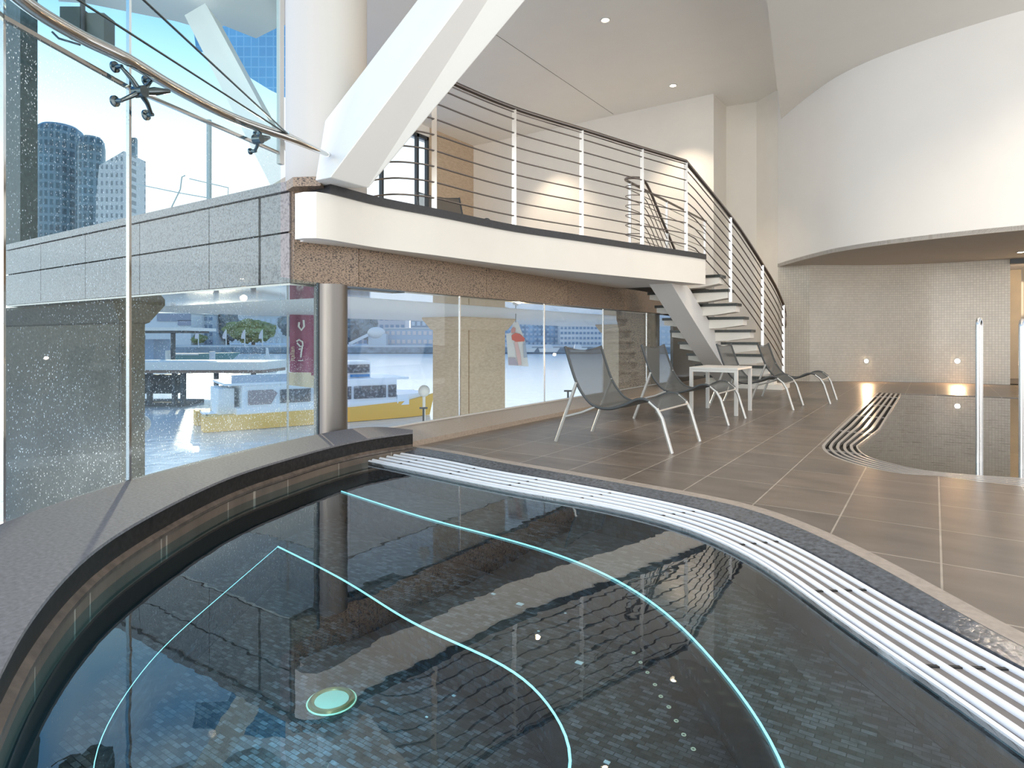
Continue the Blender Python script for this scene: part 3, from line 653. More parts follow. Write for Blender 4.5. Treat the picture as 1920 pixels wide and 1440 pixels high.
# clip the foot level with the slab and the head at the ceiling
me = bpy.data.meshes.new('tmp'); bm = bmesh.new()
for v in mbx.v: bm.verts.new(v)
bm.verts.ensure_lookup_table()
for f_ in mbx.f: bm.faces.new([bm.verts[i] for i in f_])
def cut(co_, no_):
    g = bm.verts[:] + bm.edges[:] + bm.faces[:]
    r_ = bmesh.ops.bisect_plane(bm, geom=g, plane_co=co_, plane_no=no_, clear_outer=True)
    ed = [e_ for e_ in r_['geom_cut'] if isinstance(e_, bmesh.types.BMEdge)]
    if ed: bmesh.ops.edgeloop_fill(bm, edges=ed)
cut((0, 0, ZC), (0, 0, 1)); cut((0, 0, 2.40), (0, 0, -1))
lcut = PD(597, 300, 5.6)
cut(lcut, (-RT.x, -RT.y, 0))
bmesh.ops.recalc_face_normals(bm, faces=bm.faces); bm.to_mesh(me); bm.free()
me.transform(sb.matrix_basis.inverted())
bo_ = bpy.data.objects.new('beam_body', me); COL.objects.link(bo_); me.materials.append(M['paint_cool']); bo_.parent = sb
bo_.modifiers.new('b', 'BEVEL').width = 0.006

# ------------------------------------------------------------------ balcony and stair railing
rail = thing('balcony_railing', 'curved steel balcony railing with eight thin bars, running on down the stair', 'railing', (-4.2, 7.5, 2.4))
inr = inset(Ed, 0.06)
i0 = min(range(60), key=lambda i: abs(Ed[i].y - 5.1)); i1 = min(range(60), key=lambda i: abs(Ed[i].y - 9.95))
bal = [Vector((-5.15, 4.75, 0)), Vector((-4.95, 4.72, 0)), Vector((-4.70, 4.80, 0))] + [inr[i] for i in range(i0, i1 + 1)]
bal = cr([bal[0], bal[1], bal[2]] + bal[3::4] + ([bal[-1]] if (len(bal) - 4) % 4 else []), 4)
ZR = 3.87
stair_rail = [(-2.95, 11.15, 3.14), (-2.80, 11.75, 2.77), (-2.67, 12.30, 2.40), (-2.57, 12.9, 2.04), (-2.52, 13.45, 1.70)]
top = Vector((bal[-1].x, bal[-1].y, ZR))
sr = cr([top] + [Vector(p) for p in stair_rail], 4)
offs = [1.34 - 0.172 * k for k in range(8)]
hr = [Vector((p.x, p.y, ZR)) for p in bal[14:]] + sr[1:]
hr += [Vector((-2.52, 13.62, 1.56)), Vector((-2.52, 13.68, 1.46)), Vector((-2.52, 13.66, 1.28)), Vector((-2.52, 13.60, 1.24)), Vector((-2.52, 13.56, 1.28)), Vector((-2.52, 13.56, 1.52))]
MB().tube(hr, 0.027, 12).build('handrail', 'railsteel', rail, smooth=60)
MB().tube([p + Vector((0, 0, -0.05)) for p in hr[:-6]], 0.008, 6).build('handrail_flange', 'railsteel', rail, smooth=60)
for o_ in offs:
    pts = [Vector((p.x, p.y, ZR - o_)) for p in bal] + [p - Vector((0, 0, o_ * 0.93)) for p in sr[1:]]
    MB().tube(pts, 0.0095, 8).build('bar', 'railsteel', rail, smooth=60)
def post(p, z0, z1, tang):
    MB().obox((p.x, p.y, (z0 + z1) / 2), Vector((tang.x, tang.y, 0)).normalized() * 0.028, Vector((-tang.y, tang.x, 0)).normalized() * 0.008, (0, 0, (z1 - z0) / 2)).build('post', 'poststeel', rail)
def on_curve(C, px):
    return min(range(len(C)), key=lambda i: abs(HX + (C[i].x * RT.x + C[i].y * RT.y) / (C[i].x * FW.x + C[i].y * FW.y) * F - px))
fine = resample(bal, 400)
for px in (810, 964, 1091, 1203, 1303):
    i = on_curve(fine[60:], px) + 60; post(fine[i], 2.38, ZR - 0.02, RT)
for (x_, y_, zt, zb) in [(-2.95, 11.15, 3.12, 1.64), (-2.67, 12.30, 2.38, 0.85), (-2.52, 13.45, 1.68, 0.30)]:
    post(Vector((x_, y_, 0)), zb, zt, RT)
# inner stair rail with a bent end, and the level rail beyond
rl2 = thing('stairwell_railing', 'steel railing looping round the stairwell head behind the balcony bars', 'railing', (-4.45, 10.6, 2.4))
def path2(dz):
    z = ZR - dz
    st_ = [Vector((-4.20, 12.0, z - 1.22)), Vector((-4.28, 11.4, z - 0.62)), Vector((-4.34, 10.9, z - 0.12)), Vector((-4.36, 10.62, z))]
    lv = [Vector((-4.42, 10.45, z)), Vector((-4.52, 10.40, z)), Vector((-4.62, 10.48, z)), Vector((-4.63, 10.8, z)), Vector((-4.63, 12.0, z)), Vector((-4.63, 13.5, z)), Vector((-4.63, 15.3, z))]
    return cr(st_ + lv, 4)
MB().tube(path2(0), 0.025, 10).build('handrail', 'railsteel', rl2, smooth=60)
for o_ in offs: MB().tube(path2(o_), 0.008, 8).build('bar', 'railsteel', rl2, smooth=60)
for (x_, y_, zb, zt) in [(-4.63, 10.7, 2.36, ZR), (-4.63, 12.6, 2.36, ZR), (-4.63, 15.2, 2.36, ZR), (-4.36, 10.66, 2.0, ZR - .02), (-4.25, 11.6, 1.5, 3.02)]:
    MB().obox((x_, y_, (zb + zt) / 2), (0.024, 0, 0), (0, 0.008, 0), (0, 0, (zt - zb) / 2)).build('post', 'poststeel', rl2)

# ------------------------------------------------------------------ stair
stair = thing('staircase', 'open white staircase with black stone treads on a single central spine', 'staircase', (-3.4, 12, 0))
NSTEP = 9
def stx(y):
    # left and right end of a tread at distance y
    t_ = (y - 10.7) / 2.7; return (-4.45 + 0.50 * t_ * t_ + 0.06 * t_, -3.03 + 0.62 * t_ - 0.15 * t_ * t_)
for k in range(NSTEP + 1):
    y = 10.78 + k * 0.290; zt = 2.095 - k * 0.232; xl, xr = stx(y); xm = (xl + xr) / 2
    if zt < 0.05: break
    skew = 0.035 * k / 3
    tr_ = MB().prof([(0, -0.115), (0, 0), (0.33, 0), (0.33, -0.115)], (xl, y, zt - 0.035), (0, 1, 0), (0, 0, 1), (xr - xl, 0, 0))
    # tapered box: the outer ends are thinner than the middle
    vs = []
    for fx, th in ((xl + .03, 0.10), (xm - .10, 0.19), (xm + .35, 0.17), (xr - .03, 0.12)):
        for yy in (y + 0.01, y + 0.30): vs += [(fx, yy, zt - 0.035), (fx, yy, zt - 0.035 - th)]
    fs = []
    for i in range(3):
        a_ = i * 4; b_ = a_ + 4
        fs += [(a_, a_ + 1, b_ + 1, b_), (a_ + 2, a_ + 3, b_ + 3, b_ + 2), (a_, a_ + 2, b_ + 2, b_), (a_ + 1, a_ + 3, b_ + 3, b_ + 1)]
    fs += [(0, 1, 3, 2), (12, 13, 15, 14)]
    sp_ = MB().add(vs, fs).build('step', 'paint', stair)
    MB().box((xl, y - 0.02, zt - 0.05), (xr, y + 0.32, zt)).build('tread', 'tread', sp_)
spine = [Vector((-3.75, 9.85, 1.93)), Vector((-3.74, 10.4, 1.63)), Vector((-3.70, 11.2, 1.17)), Vector((-3.62, 12.0, 0.66)), Vector((-3.55, 12.7, 0.26)), Vector((-3.50, 13.25, 0.02))]
spine = cr(spine, 4); vs = []; fs = []
for i, p in enumerate(spine):
    z1 = min(p.z + 0.44, 1.93)
    vs += [(p.x - 0.19, p.y, p.z), (p.x + 0.19, p.y, p.z), (p.x + 0.19, p.y, max(z1, p.z + .005)), (p.x - 0.19, p.y, max(z1, p.z + .005))]
for i in range(len(spine) - 1):
    a_, b_ = i * 4, i * 4 + 4
    for k in range(4): fs.append((a_ + k, a_ + (k + 1) % 4, b_ + (k + 1) % 4, b_ + k))
n = len(spine) * 4; fs += [(0, 1, 2, 3), (n - 1, n - 2, n - 3, n - 4)]
MB().add(vs, fs).build('spine', 'paint_cool', stair, smooth=40)
MB().box((-3.95, 13.0, 0), (-2.45, 13.75, 0.09)).build('plinth', 'paint', stair)

# ------------------------------------------------------------------ window wall on the harbour side
sill = tag(MB().box((-4.80, 4.24, -0.05), (-4.0, 15.9, 0.05)).build('window_sill', 'sill'), 'long tan stone sill ledge running under the harbour windows', 'sill')
sill['kind'] = 'structure'; 
ys = [4.22, 5.95, 7.94, 9.93, 11.92, 13.9, 15.9]
GX = -4.80
for i, (y0, y1) in enumerate(zip(ys, ys[1:])):
    w_ = thing('window_%d' % (i + 2), None, None, (GX, y0, 0.05)); struct(w_)
    MB().box((GX - 0.006, y0 + 0.006, 0.05), (GX + 0.006, y1 - 0.006, 1.52)).build('pane', 'glass', w_)
    MB().box((GX - 0.010, y1 - 0.008, 0.05), (GX + 0.010, y1 + 0.008, 1.52)).build('joint_strip', 'steel', w_)
    MB().box((GX - 0.02, y0, 0.045), (GX + 0.02, y1, 0.062)).build('bottom_channel', 'whitemetal', w_)

# curved glass wall beside the spa
G = [(-1.2, -1.2), (-2.2, -0.35), (-2.96, 0.42), (-3.61, 1.08), (-4.0, 1.81), (-4.41, 3.15), (-4.58, 3.66)]
for i, ((x0, y0), (x1, y1)) in enumerate(zip(G, G[1:])):
    w_ = thing('window_%d' % (i + 9), None, None, (x0, y0, 0.14)); struct(w_)
    d = Vector((x1 - x0, y1 - y0, 0)); L_ = d.length; d.normalize(); a_ = Vector((x0, y0, 0)) + d * 0.006; b_ = Vector((x1, y1, 0)) - d * 0.006
    tops = ZC if i < 5 else 1.50
    nrm = Vector((-d.y, d.x, 0))
    def slab(z0, z1): return MB().obox((a_ + b_) / 2 + Vector((0, 0, (z0 + z1) / 2)), (b_ - a_) / 2, nrm * 0.007, (0, 0, (z1 - z0) / 2))
    if i < 5:
        slab(0.14, 2.495).build('pane', 'glass_spray', w_); slab(2.515, tops).build('pane', 'glass_up', w_)
        MB().bar((x0, y0, 2.505), (x1, y1, 2.505), 0.02, 0.022).build('joint_strip', 'polsteel', w_)
    else: slab(0.14, tops).build('pane', 'glass_spray', w_)
    MB().bar((x1, y1, 0.13 if i != 4 else 2.42), (x1, y1, tops), 0.02 if i != 4 else 0.035, 0.02 if i != 4 else 0.05, up=d).build('mullion', 'polsteel' if i < 4 else ('whitemetal' if i == 4 else 'window_dark'), w_)

# bowed steel truss tube with tie rods and spider fittings
tr = thing('bowed_steel_truss', 'bowed polished steel tube with thin tie rods bracing the glass wall', 'steel truss', (-3.9, 2.0, 2.6))
tp = [PD(*p) for p in [(-120, -130, 2.25), (-40, -45, 2.62), (47, 2, 2.97), (146, 64, 3.29), (240, 110, 3.58), (328, 160, 3.98), (437, 219, 4.52), (547, 260, 5.0), (613, 287, 5.42)]]
for v in tp: v.z = 2.60
tpc = cr(tp, 5); nn_ = len(tpc)
MB().tube(tpc, 0.03, 16, radii=[0.038 - 0.006 * i / nn_ if i < nn_ - 6 else 0.032 - 0.003 * (i - nn_ + 6) for i in range(nn_)]).build('bowed_tube', 'polsteel', tr, smooth=60)
e1 = PD(545, 256, 5.0); e1.z = 2.62
for p in [(135, 0, 2.95), (261, 0, 2.95)]:
    q = PD(*p); q.z = 2.60 + 0.02; v = (q - e1); q2 = e1 + v * 1.6
    MB().tube([e1, q2], 0.0065, 8).build('tie_rod', 'fitting', tr, smooth=60)
MB().tube([PD(538, 252, 4.95), PD(556, 264, 5.05)], 0.024, 12).build('rod_clevis', 'polsteel', tr, smooth=60)
MB().tube([tpc[-1], PD(617, 290, 5.5)], 0.02, 12).build('end_pin', 'polsteel', tr, smooth=60)
def spider(hub, ends, outn, arm_to, lab, r=0.032):
    s_ = thing('glass_spider_fitting', lab, 'glass fitting', tuple(hub))
    MB().tube([hub - outn * 0.03, hub + outn * 0.035], 0.034, 16).build('hub', 'fitting', s_, smooth=60)
    MB().tube([hub, hub + (arm_to - hub) * 0.5, arm_to], 0.02, 10, radii=[0.016, 0.026, 0.012]).build('strut', 'fitting', s_, smooth=60)
    for e_ in ends:
        kn = e_ + outn * 0.05
        a1 = MB().tube([hub, hub.lerp(kn, 0.5) + outn * 0.01, kn], 0.014, 10, radii=[0.019, 0.014, 0.010]).build('arm', 'fitting', s_, smooth=60)
        MB().tube([e_ + outn * 0.004, e_ + outn * 0.016, e_ + outn * 0.022, e_ + outn * 0.06], r, 20, radii=[r, r, 0.014, 0.011]).build('disc', 'fitting', a1, smooth=50)
gd = Vector((0.52, -0.85, 0)); outn = Vector((0.93, 0.36, 0)).normalized()
hub = PD(262, 172, 3.70)
g1 = Vector((-3.61, 1.08, 0)); g2 = Vector((-4.0, 1.81, 0)); g3 = Vector((-4.41, 3.15, 0))
def onseg(px, py):
    # meet the faceted glass
    best = None
    for s0, s1 in ((g1, g2), (g2, g3)):
        for i in range(101):
            v = s0.lerp(s1, i / 100); d = v.x * FW.x + v.y * FW.y; q = HX + (v.x * RT.x + v.y * RT.y) / d * F
            if best is None or abs(q - px) < best[0]: best = (abs(q - px), v, d)
    v, d = best[1], best[2]; return Vector((v.x, v.y, 1 + (HY - py) / F * d))
spider(hub, [onseg(213, 126), onseg(212, 190), onseg(272, 216), onseg(270, 152)], outn, PD(318, 171, 3.85), 'four-armed dark steel spider fitting on the glass below the bowed tube')
spider(PD(483, 261, 4.62), [onseg(468, 284), onseg(478, 252)], outn, PD(505, 258, 4.75), 'small steel spider fitting on the glass near the white column', 0.024)

# ------------------------------------------------------------------ loungers
def lounger(loc, rz, lab, group='sun loungers beside the harbour windows'):
    t_ = thing('sun_lounger', lab, 'sun lounger', loc, rz, group)
    prof = cr([Vector((a, 0, b)) for a, b in [(0.10, .925), (0.155, .76), (0.215, .60), (0.29, .475), (0.40, .375), (0.55, .352), (0.70, .39), (0.84, .455), (0.94, .45), (1.03, .385)]], 4)
    Wd = 0.80; n = len(prof)
    def sag(i, v):
        return -0.022 * math.sin(math.pi * v) if i > 0 else -0.03 * math.sin(math.pi * v)
    mb_ = MB(); vs = []; fs = []; nv = 9
    for i, p in enumerate(prof):
        d = prof[min(i + 1, n - 1)] - prof[max(i - 1, 0)]; d.normalize(); nr = Vector((-d.z, 0, d.x)) * -1
        for j in range(nv):
            v = j / (nv - 1); y = 0.02 + v * (Wd - 0.04); s_ = 0.02 * math.sin(math.pi * v)
            q = Vector((p.x, y, p.z)) - Vector((0, 0, s_ if i > 5 else s_ * 0.4)) - (Vector((0, 0, 0.03 * math.sin(math.pi * v))) if i == 0 else Vector((0, 0, 0)))
            vs.append(q)
    for i in range(n - 1):
        for j in range(nv - 1): a_ = i * nv + j; fs.append((a_, a_ + 1, a_ + nv + 1, a_ + nv))
    W2 = t_.matrix_basis
    o_ = MB().add([W2 @ Vector(v) for v in vs], fs).build('sling', 'sling', t_, smooth=80)
    # top hem, a doubled band of fabric
    vs2 = vs[:nv * 4]
    MB().add([W2 @ (Vector(v) + Vector((0.004, 0, 0))) for v in vs2] , [f_ for f_ in fs if max(f_) < nv * 2]).build('hem', 'hem', t_, smooth=80)
    for y in (0.012, Wd - 0.012):
        MB().tube([W2 @ Vector((p.x, y, p.z)) for p in prof], 0.014, 8).build('side_rail', 'hem', t_, smooth=60)
        MB().tube([W2 @ Vector(v) for v in ((0, y, 0.0), (0.10, y, 0.26), (0.165, y, 0.43), (0.225, y, 0.585))], 0.017, 10).build('leg', 'frame', t_, smooth=60)
        MB().tube([W2 @ Vector(v) for v in ((1.16, y, 0.0), (1.105, y, 0.18), (1.07, y, 0.30), (1.02, y, 0.385), (0.95, y, 0.44))], 0.0165, 10).build('leg', 'frame', t_, smooth=60)
        MB().tube([W2 @ Vector(v) for v in ((0.09, y, 0.245), (0.28, y, 0.30), (0.42, y, 0.36))], 0.013, 8).build('brace', 'frame', t_, smooth=60)
    MB().tube([W2 @ Vector((0.38, 0.012, 0.35)), W2 @ Vector((0.38, Wd - .012, 0.35))], 0.010, 8).build('crossbar', 'frame', t_)
    MB().tube([W2 @ Vector((1.04, 0.012, 0.36)), W2 @ Vector((1.04, Wd - .012, 0.36))], 0.010, 8).build('crossbar', 'frame', t_)
    return t_
l1 = lounger((-3.05, 5.26, 0), 0, 'grey mesh sun lounger nearest the spa, in front of the harbour window')
l2 = lounger((-3.12, 7.32, 0), 0, 'grey mesh sun lounger second from the spa, left of the white side table')
l3 = lounger((-2.79, 9.40, 0), 0, 'grey mesh sun lounger just right of the white side table, below the stair')
l4 = lounger((-2.48, 10.62, 0), 0, 'grey mesh sun lounger farthest from the spa, at the foot of the stair')
l5 = lounger((-6.75, 7.2, 2.36), math.radians(-20), 'grey mesh lounger up on the mezzanine seen through the balcony bars', None)

# side table
tb = thing('side_table', 'white square side table between the two pairs of sun loungers', 'side table', (-2.42, 8.66, 0))
x0, x1, y0, y1, zt = -2.73, -2.10, 8.28, 9.05, 0.62
MB().box((x0, y0, zt - 0.03), (x1, y1, zt)).build('tabletop', 'whitemetal', tb, bevel=0.004)
for (x_, y_) in ((x0, y0), (x1 - .045, y0), (x0, y1 - .045), (x1 - .045, y1 - .045)):
    MB().box((x_, y_, 0), (x_ + .045, y_ + .045, zt - 0.03)).build('leg', 'whitemetal', tb, bevel=0.004)
MB().box((x0 + .045, y0, zt - 0.06), (x1 - .045, y0 + 0.03, zt - .03)).build('apron', 'whitemetal', tb)

# ------------------------------------------------------------------ stone piers outside
def pier(lab, x1_, y0, y1, w, m='tanstone', z0=-4.0, cap=True, panel=True, depth=None):
    t_ = thing('stone_pier', lab, 'stone pier', (x1_ - w / 2, (y0 + y1) / 2, z0), 0)
    MB().box((x1_ - w, y0, z0), (x1_ - 0.05, y1, 1.30)).build('shaft', m, t_)
    if panel:
        MB().box((x1_ - .06, y0, z0), (x1_, y0 + 0.28, 1.30)).build('raised_edge', m, t_)
        MB().box((x1_ - .06, y0 + .34, z0), (x1_ - .015, y1, 1.30)).build('face_panel', m, t_)
    else: MB().box((x1_ - .06, y0, z0), (x1_, y1, 1.30)).build('raised_edge', m, t_)
    if cap:
        a_ = 0.18; vs = []
        for z, g in ((1.20, 0.0), (1.22, 0.04), (1.46, a_), (1.499, a_)):
            vs += [(x1_ - w - g, y0 - g, z), (x1_ + g, y0 - g, z), (x1_ + g, y1 + g, z), (x1_ - w - g, y1 + g, z)]
        fs = [(0, 1, 2, 3), (15, 14, 13, 12)]
        for i in range(3):
            for k in range(4): fs.append((i * 4 + k, i * 4 + (k + 1) % 4, i * 4 + 4 + (k + 1) % 4, i * 4 + 4 + k))
        MB().add(vs, fs).build('capital', m, t_)
pier('tan stone pier outside the windows, the near one between ferry and poster', -9.0, 11.2, 13.0, 0.85)
pier('tan stone pier outside, the farther one behind the first lounger back', -9.0, 20.3, 22.1, 0.85)
pier('broad dark speckled stone pier outside the spray-marked glass at far left', -9.0, 3.98, 4.28, 6.0, 'pier', panel=False)
# stone column near the stair foot
c0 = PXp(1237, 620, -4.95); c1_ = PXp(1255, 620, -4.95)
t_ = thing('stone_pier', 'grey stone pier with flared capital seen past the stair underside', 'stone pier', (-5.3, 12.9, 0))
MB().box((-5.6, 12.35, -1.0), (-4.88, 12.85, 1.2)).build('shaft', 'granite', t_)
MB().prof([(-0.12, 1.5), (-0.12, 1.42), (0.0, 1.2), (0.5, 1.2), (0.5, 1.5)], (-5.6, 12.35, 0), (0, 1, 0), (0, 0, 1), (0.72, 0, 0)).build('capital', 'granite', t_)
dp = MB().box((-4.66, 12.9, 0.05), (-4.60, 15.4, 1.9)).build('stone_screen', mat('dark_glossy_panel', (0.03, 0.035, 0.035), 0.1, var=0.5, scale=5))
tag(dp, 'dark glossy stone panel standing behind the stair by the windows', 'screen')
# dark tall pier above the facade at far left
pr = PYp(8, 300, 4.3); pr2 = PYp(38, 300, 4.3)
tag(MB().box((pr.x - 1.5, 4.3, 2.46), (pr2.x, 4.56, 12)).build('dark_tall_pier', mat('teal_pier', (0.05, 0.07, 0.07), 0.5, var=0.3, scale=14)), 'dark tall stone pier rising above the granite facade at the left edge', 'stone pier')

# white diagonal brace and pole seen through the upper glass
a_, b_ = PD(380, 36, 11.1), PD(545, 350, 9.2)
tag(MB().bar(a_, b_, 0.42, 0.42, up=(0.6, 0.5, 0.6)).build('diagonal_brace', 'paint_cool'), 'white diagonal brace outside, seen through the upper glass behind the bowed tube', 'brace')
# ------------------------------------------------------------------ harbour
m = bpy.data.materials.new('harbour_water'); m.use_nodes = True; t = m.node_tree; b = t.nodes['Principled BSDF']; N = t.nodes.new; L = t.links.new
b.inputs['Base Color'].default_value = (0.72, 0.76, 0.78, 1); b.inputs['Roughness'].default_value = 0.16; b.inputs['IOR'].default_value = 2.6
tcn = N('ShaderNodeTexCoord'); n = N('ShaderNodeTexNoise'); n.inputs['Scale'].default_value = 1.3; n.inputs['Detail'].default_value = 5
bp = N('ShaderNodeBump'); bp.inputs['Strength'].default_value = 0.35; bp.inputs['Distance'].default_value = 0.1
L(tcn.outputs['Object'], n.inputs['Vector']); L(n.outputs['Fac'], bp.inputs['Height']); L(bp.outputs[0], b.inputs['Normal'])
hw = MB().add([(-600, -250, -4), (-4.8, -250, -4), (-4.8, 16.2, -4), (30, 16.2, -4), (30, 600, -4), (-600, 600, -4)], [(0, 1, 2, 3, 4, 5)]).build('harbour_water', m)
tag(hw, 'bright sunlit harbour water stretching to the far shore', 'water', kind='stuff')

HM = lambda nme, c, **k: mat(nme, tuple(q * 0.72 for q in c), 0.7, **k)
# ferry
s0 = P(372, 803, -4.0); s1 = P(792, 773, -4.0)
ax = Vector((s1.x - s0.x, s1.y - s0.y, 0)); FL_ = ax.length; ang = math.atan2(ax.y, ax.x)
fe = thing('harbour_ferry', 'yellow and white catamaran ferry crossing the harbour beyond the glass', 'ferry', (s0.x, s0.y, -4), ang)
FM = fe.matrix_basis
def fb(x0, x1, y0, y1, z0, z1, name, m_, par=fe, taper=0):
    vs = [(x0, y0, z0), (x1, y0 + taper, z0), (x1, y1 - taper, z0), (x0, y1, z0), (x0, y0, z1), (x1, y0 + taper, z1), (x1, y1 - taper, z1), (x0, y1, z1)]
    return MB().add([FM @ Vector(v) for v in vs], [(0, 3, 2, 1), (4, 5, 6, 7), (0, 1, 5, 4), (1, 2, 6, 5), (2, 3, 7, 6), (3, 0, 4, 7)]).build(name, m_, par)
yel = HM('ferry_yellow', (1.2, 0.66, 0.12)); fw = HM('ferry_white', (1.12, 1.14, 1.16)); fg = mat('ferry_window', (0.06, 0.07, 0.09), 0.2, col2=(0.4, 0.42, 0.45), scale=6, sharp=(0.5, 0.75))
hh = 0.85
def hull(yc):
    vs = []; xs_ = [0, 0.3, 0.6 * FL_, 0.85 * FL_, FL_ * 0.97, FL_ + 0.1]
    tops_ = [hh, hh, hh + 0.05, hh + 0.22, hh + 0.45, hh + 0.6]; wid = [0.55, 0.6, 0.6, 0.45, 0.2, 0.03]
    for x_, tz, w_ in zip(xs_, tops_, wid):
        k_ = 0.0 if x_ < FL_ * .9 else -0.35
        vs += [(x_ + k_, yc - w_, 0.02), (x_ + k_, yc + w_, 0.02), (x_, yc + w_ * 1.1, tz), (x_, yc - w_ * 1.1, tz)]
    fs = [(0, 1, 2, 3)]
    for i in range(5):
        for k in range(4): fs.append((i * 4 + k, i * 4 + (k + 1) % 4, i * 4 + 4 + (k + 1) % 4, i * 4 + 4 + k))
    fs.append((23, 22, 21, 20))
    MB().add([FM @ Vector(v) for v in vs], fs).build('hull', yel, fe, smooth=30)
hull(-1.6); hull(1.6)
fb(1.6, FL_ * 0.86, -2.2, 2.2, hh - 0.02, hh + 0.35, 'deck_edge', fw, taper=0.1)
fb(0.2, 1.8, -1.6, 1.6, hh - 0.1, hh + 0.0, 'stern_deck', fw)
fb(FL_ * 0.80, FL_ * 0.985, -2.15, 2.15, hh + .1, hh + 0.62, 'foredeck', fw, taper=0.9)
cab = fb(1.9, FL_ * 0.80, -2.1, 2.1, hh + 0.3, hh + 1.62, 'cabin', fw, taper=0.05)
for xa, xb in ((3.9, 5.6), (5.8, 8.0), (8.2, 10.2), (10.4, FL_ * 0.795)):
    fb(xa, min(xb, FL_ * .795), -2.16, 2.16, hh + 0.52, hh + 1.28, 'side_window', fg, cab)
MB().add([FM @ Vector(v) for v in [(2.2, -2.16, hh + .5), (3.4, -2.16, hh + .5), (3.75, -2.16, hh + 1.1), (3.5, -2.16, hh + 1.3), (2.2, -2.16, hh + 1.3), (2.2, -2.1, hh + .5), (3.4, -2.1, hh + .5), (3.75, -2.1, hh + 1.1), (3.5, -2.1, hh + 1.3), (2.2, -2.1, hh + 1.3)]],
   [(0, 1, 2, 3, 4), (9, 8, 7, 6, 5), (0, 5, 6, 1), (1, 6, 7, 2), (2, 7, 8, 3), (3, 8, 9, 4), (4, 9, 5, 0)]).build('side_window', HM('ferry_side_panel', (0.45, 0.36, 0.36)), cab)
fb(1.0, FL_ * 0.86, -2.25, 2.25, hh + 1.6, hh + 1.72, 'roof', fw, taper=0.2)
fb(1.4, 7.0, -1.9, -1.85, hh + 1.72, hh + 2.15, 'roof_rail', HM('ferry_rail', (0.62, 0.68, 0.78)))
wh = fb(FL_ * 0.52, FL_ * 0.70, -1.3, 1.3, hh + 1.7, hh + 2.75, 'wheelhouse', fw, taper=0.15)
fb(FL_ * 0.53, FL_ * 0.69, -1.34, 1.34, hh + 2.05, hh + 2.55, 'wheelhouse_window', fg, wh)
fb(FL_ * 0.60, FL_ * 0.69, -1.36, -1.34, hh + 1.78, hh + 1.95, 'blue_stripe', HM('ferry_blue', (0.05, 0.28, 0.6)), wh)
fb(0.8, 1.6, -1.5, 1.5, hh, hh + 1.4, 'stern_shelter', fw)
# floating pontoon jetty in front of the ferry stern
def prect(px0, py0, px1, py1, d, th, name, m_, par):
    a1, b1 = PD(px0, py1, d), PD(px1, py0, d); n_ = Vector((FW.x, FW.y, 0)) * th
    vs = [PD(px0, py1, d), PD(px1, py1, d), PD(px1, py0, d), PD(px0, py0, d)]; vs += [v + n_ for v in vs]
    return MB().add(vs, [(0, 1, 2, 3), (7, 6, 5, 4), (0, 4, 5, 1), (1, 5, 6, 2), (2, 6, 7, 3), (3, 7, 4, 0)]).build(name, m_, par)
je = thing('ferry_wharf', 'covered ferry wharf with flat pale roof and dark posts left of the ferry', 'wharf', tuple(PD(330, 760, 44)))
wdk = HM('wharf_dark', (0.10, 0.11, 0.12), var=0.5, scale=1.2); wl_ = HM('wharf_roof', (0.80, 0.80, 0.78))
prect(120, 679, 492, 694, 44, 5, 'wide_roof', wl_, je); prect(120, 694, 492, 700, 44.2, 4.5, 'roof_beam', HM('wharf_brown', (0.33, 0.24, 0.2)), je)
for px in (275, 322, 338, 400, 470): prect(px, 700, px + 6, 760, 45, 0.4, 'post', wdk, je)
prect(160, 703, 330, 738, 47, 1.0, 'dark_screen', wdk, je); prect(200, 755, 345, 790, 46, 3, 'pontoon_deck', wdk, je)
sh = thing('wharf_shelter', 'small flat-roofed shelter on one dark post standing behind the wharf roof', 'shelter', tuple(PD(320, 680, 60)))
prect(200, 614, 350, 620, 60, 6, 'flat_roof', wl_, sh); prect(200, 620, 345, 624, 60.2, 5, 'roof_beam', wdk, sh); prect(320, 624, 325, 680, 61, 0.4, 'post', wdk, sh); prect(200, 636, 288, 680, 62, 3, 'kiosk', HM('kiosk_blue', (0.30, 0.40, 0.55)), sh)
# moored green boat and pilings
bt = thing('moored_boat', 'low green-sided boat moored behind the wharf shelter', 'boat', tuple(PD(340, 675, 70)))
MB().prof([(0, 0.1), (7.2, 0), (8.3, 1.0), (0, 0.8)], PD(298, 678, 70), RT.to_3d(), (0, 0, 1), (FW * 2).to_3d()).build('hull', HM('boat_green', (0.20, 0.36, 0.36)), bt)
prect(298, 663, 372, 666, 69.9, 2.2, 'rail', wl_, bt)
def post_thing(name, lab, cat, px, y0, y1, w, d, m_):
    a, b = PD(px, y1, d), PD(px, y0, d)
    return tag(MB().cyl((a.x, a.y), w, a.z, b.z, 12).build(name, m_, smooth=40), lab, cat)
post_thing('mooring_pile', 'white mooring pile beside the shelter post', 'mooring pile', 316, 657, 680, 0.3, 62, wl_)
post_thing('mooring_pile', 'white mooring pile standing alone in the water right of the shelter', 'mooring pile', 398, 659, 678, 0.28, 62, HM('pile_grey', (0.62, 0.66, 0.72)))
# sailing dinghy
sbt = thing('sail_boat', 'tiny white sailing boat between the pile and the maroon banner', 'sailing boat', tuple(PD(502, 682, 75)))
MB().prof([(0, 0), (0.9, 0), (0.28, 2.9), (0.1, 2.9)], PD(497, 697, 75), RT.to_3d(), (0, 0, 1), (FW * 0.15).to_3d()).build('sail', HM('sail_white', (0.82, 0.84, 0.86)), sbt)
MB().prof([(-0.3, 0.35), (0.0, 0), (1.1, 0), (1.4, 0.35)], PD(497, 700, 75), RT.to_3d(), (0, 0, 1), (FW * 0.6).to_3d()).build('hull', wl_, sbt)
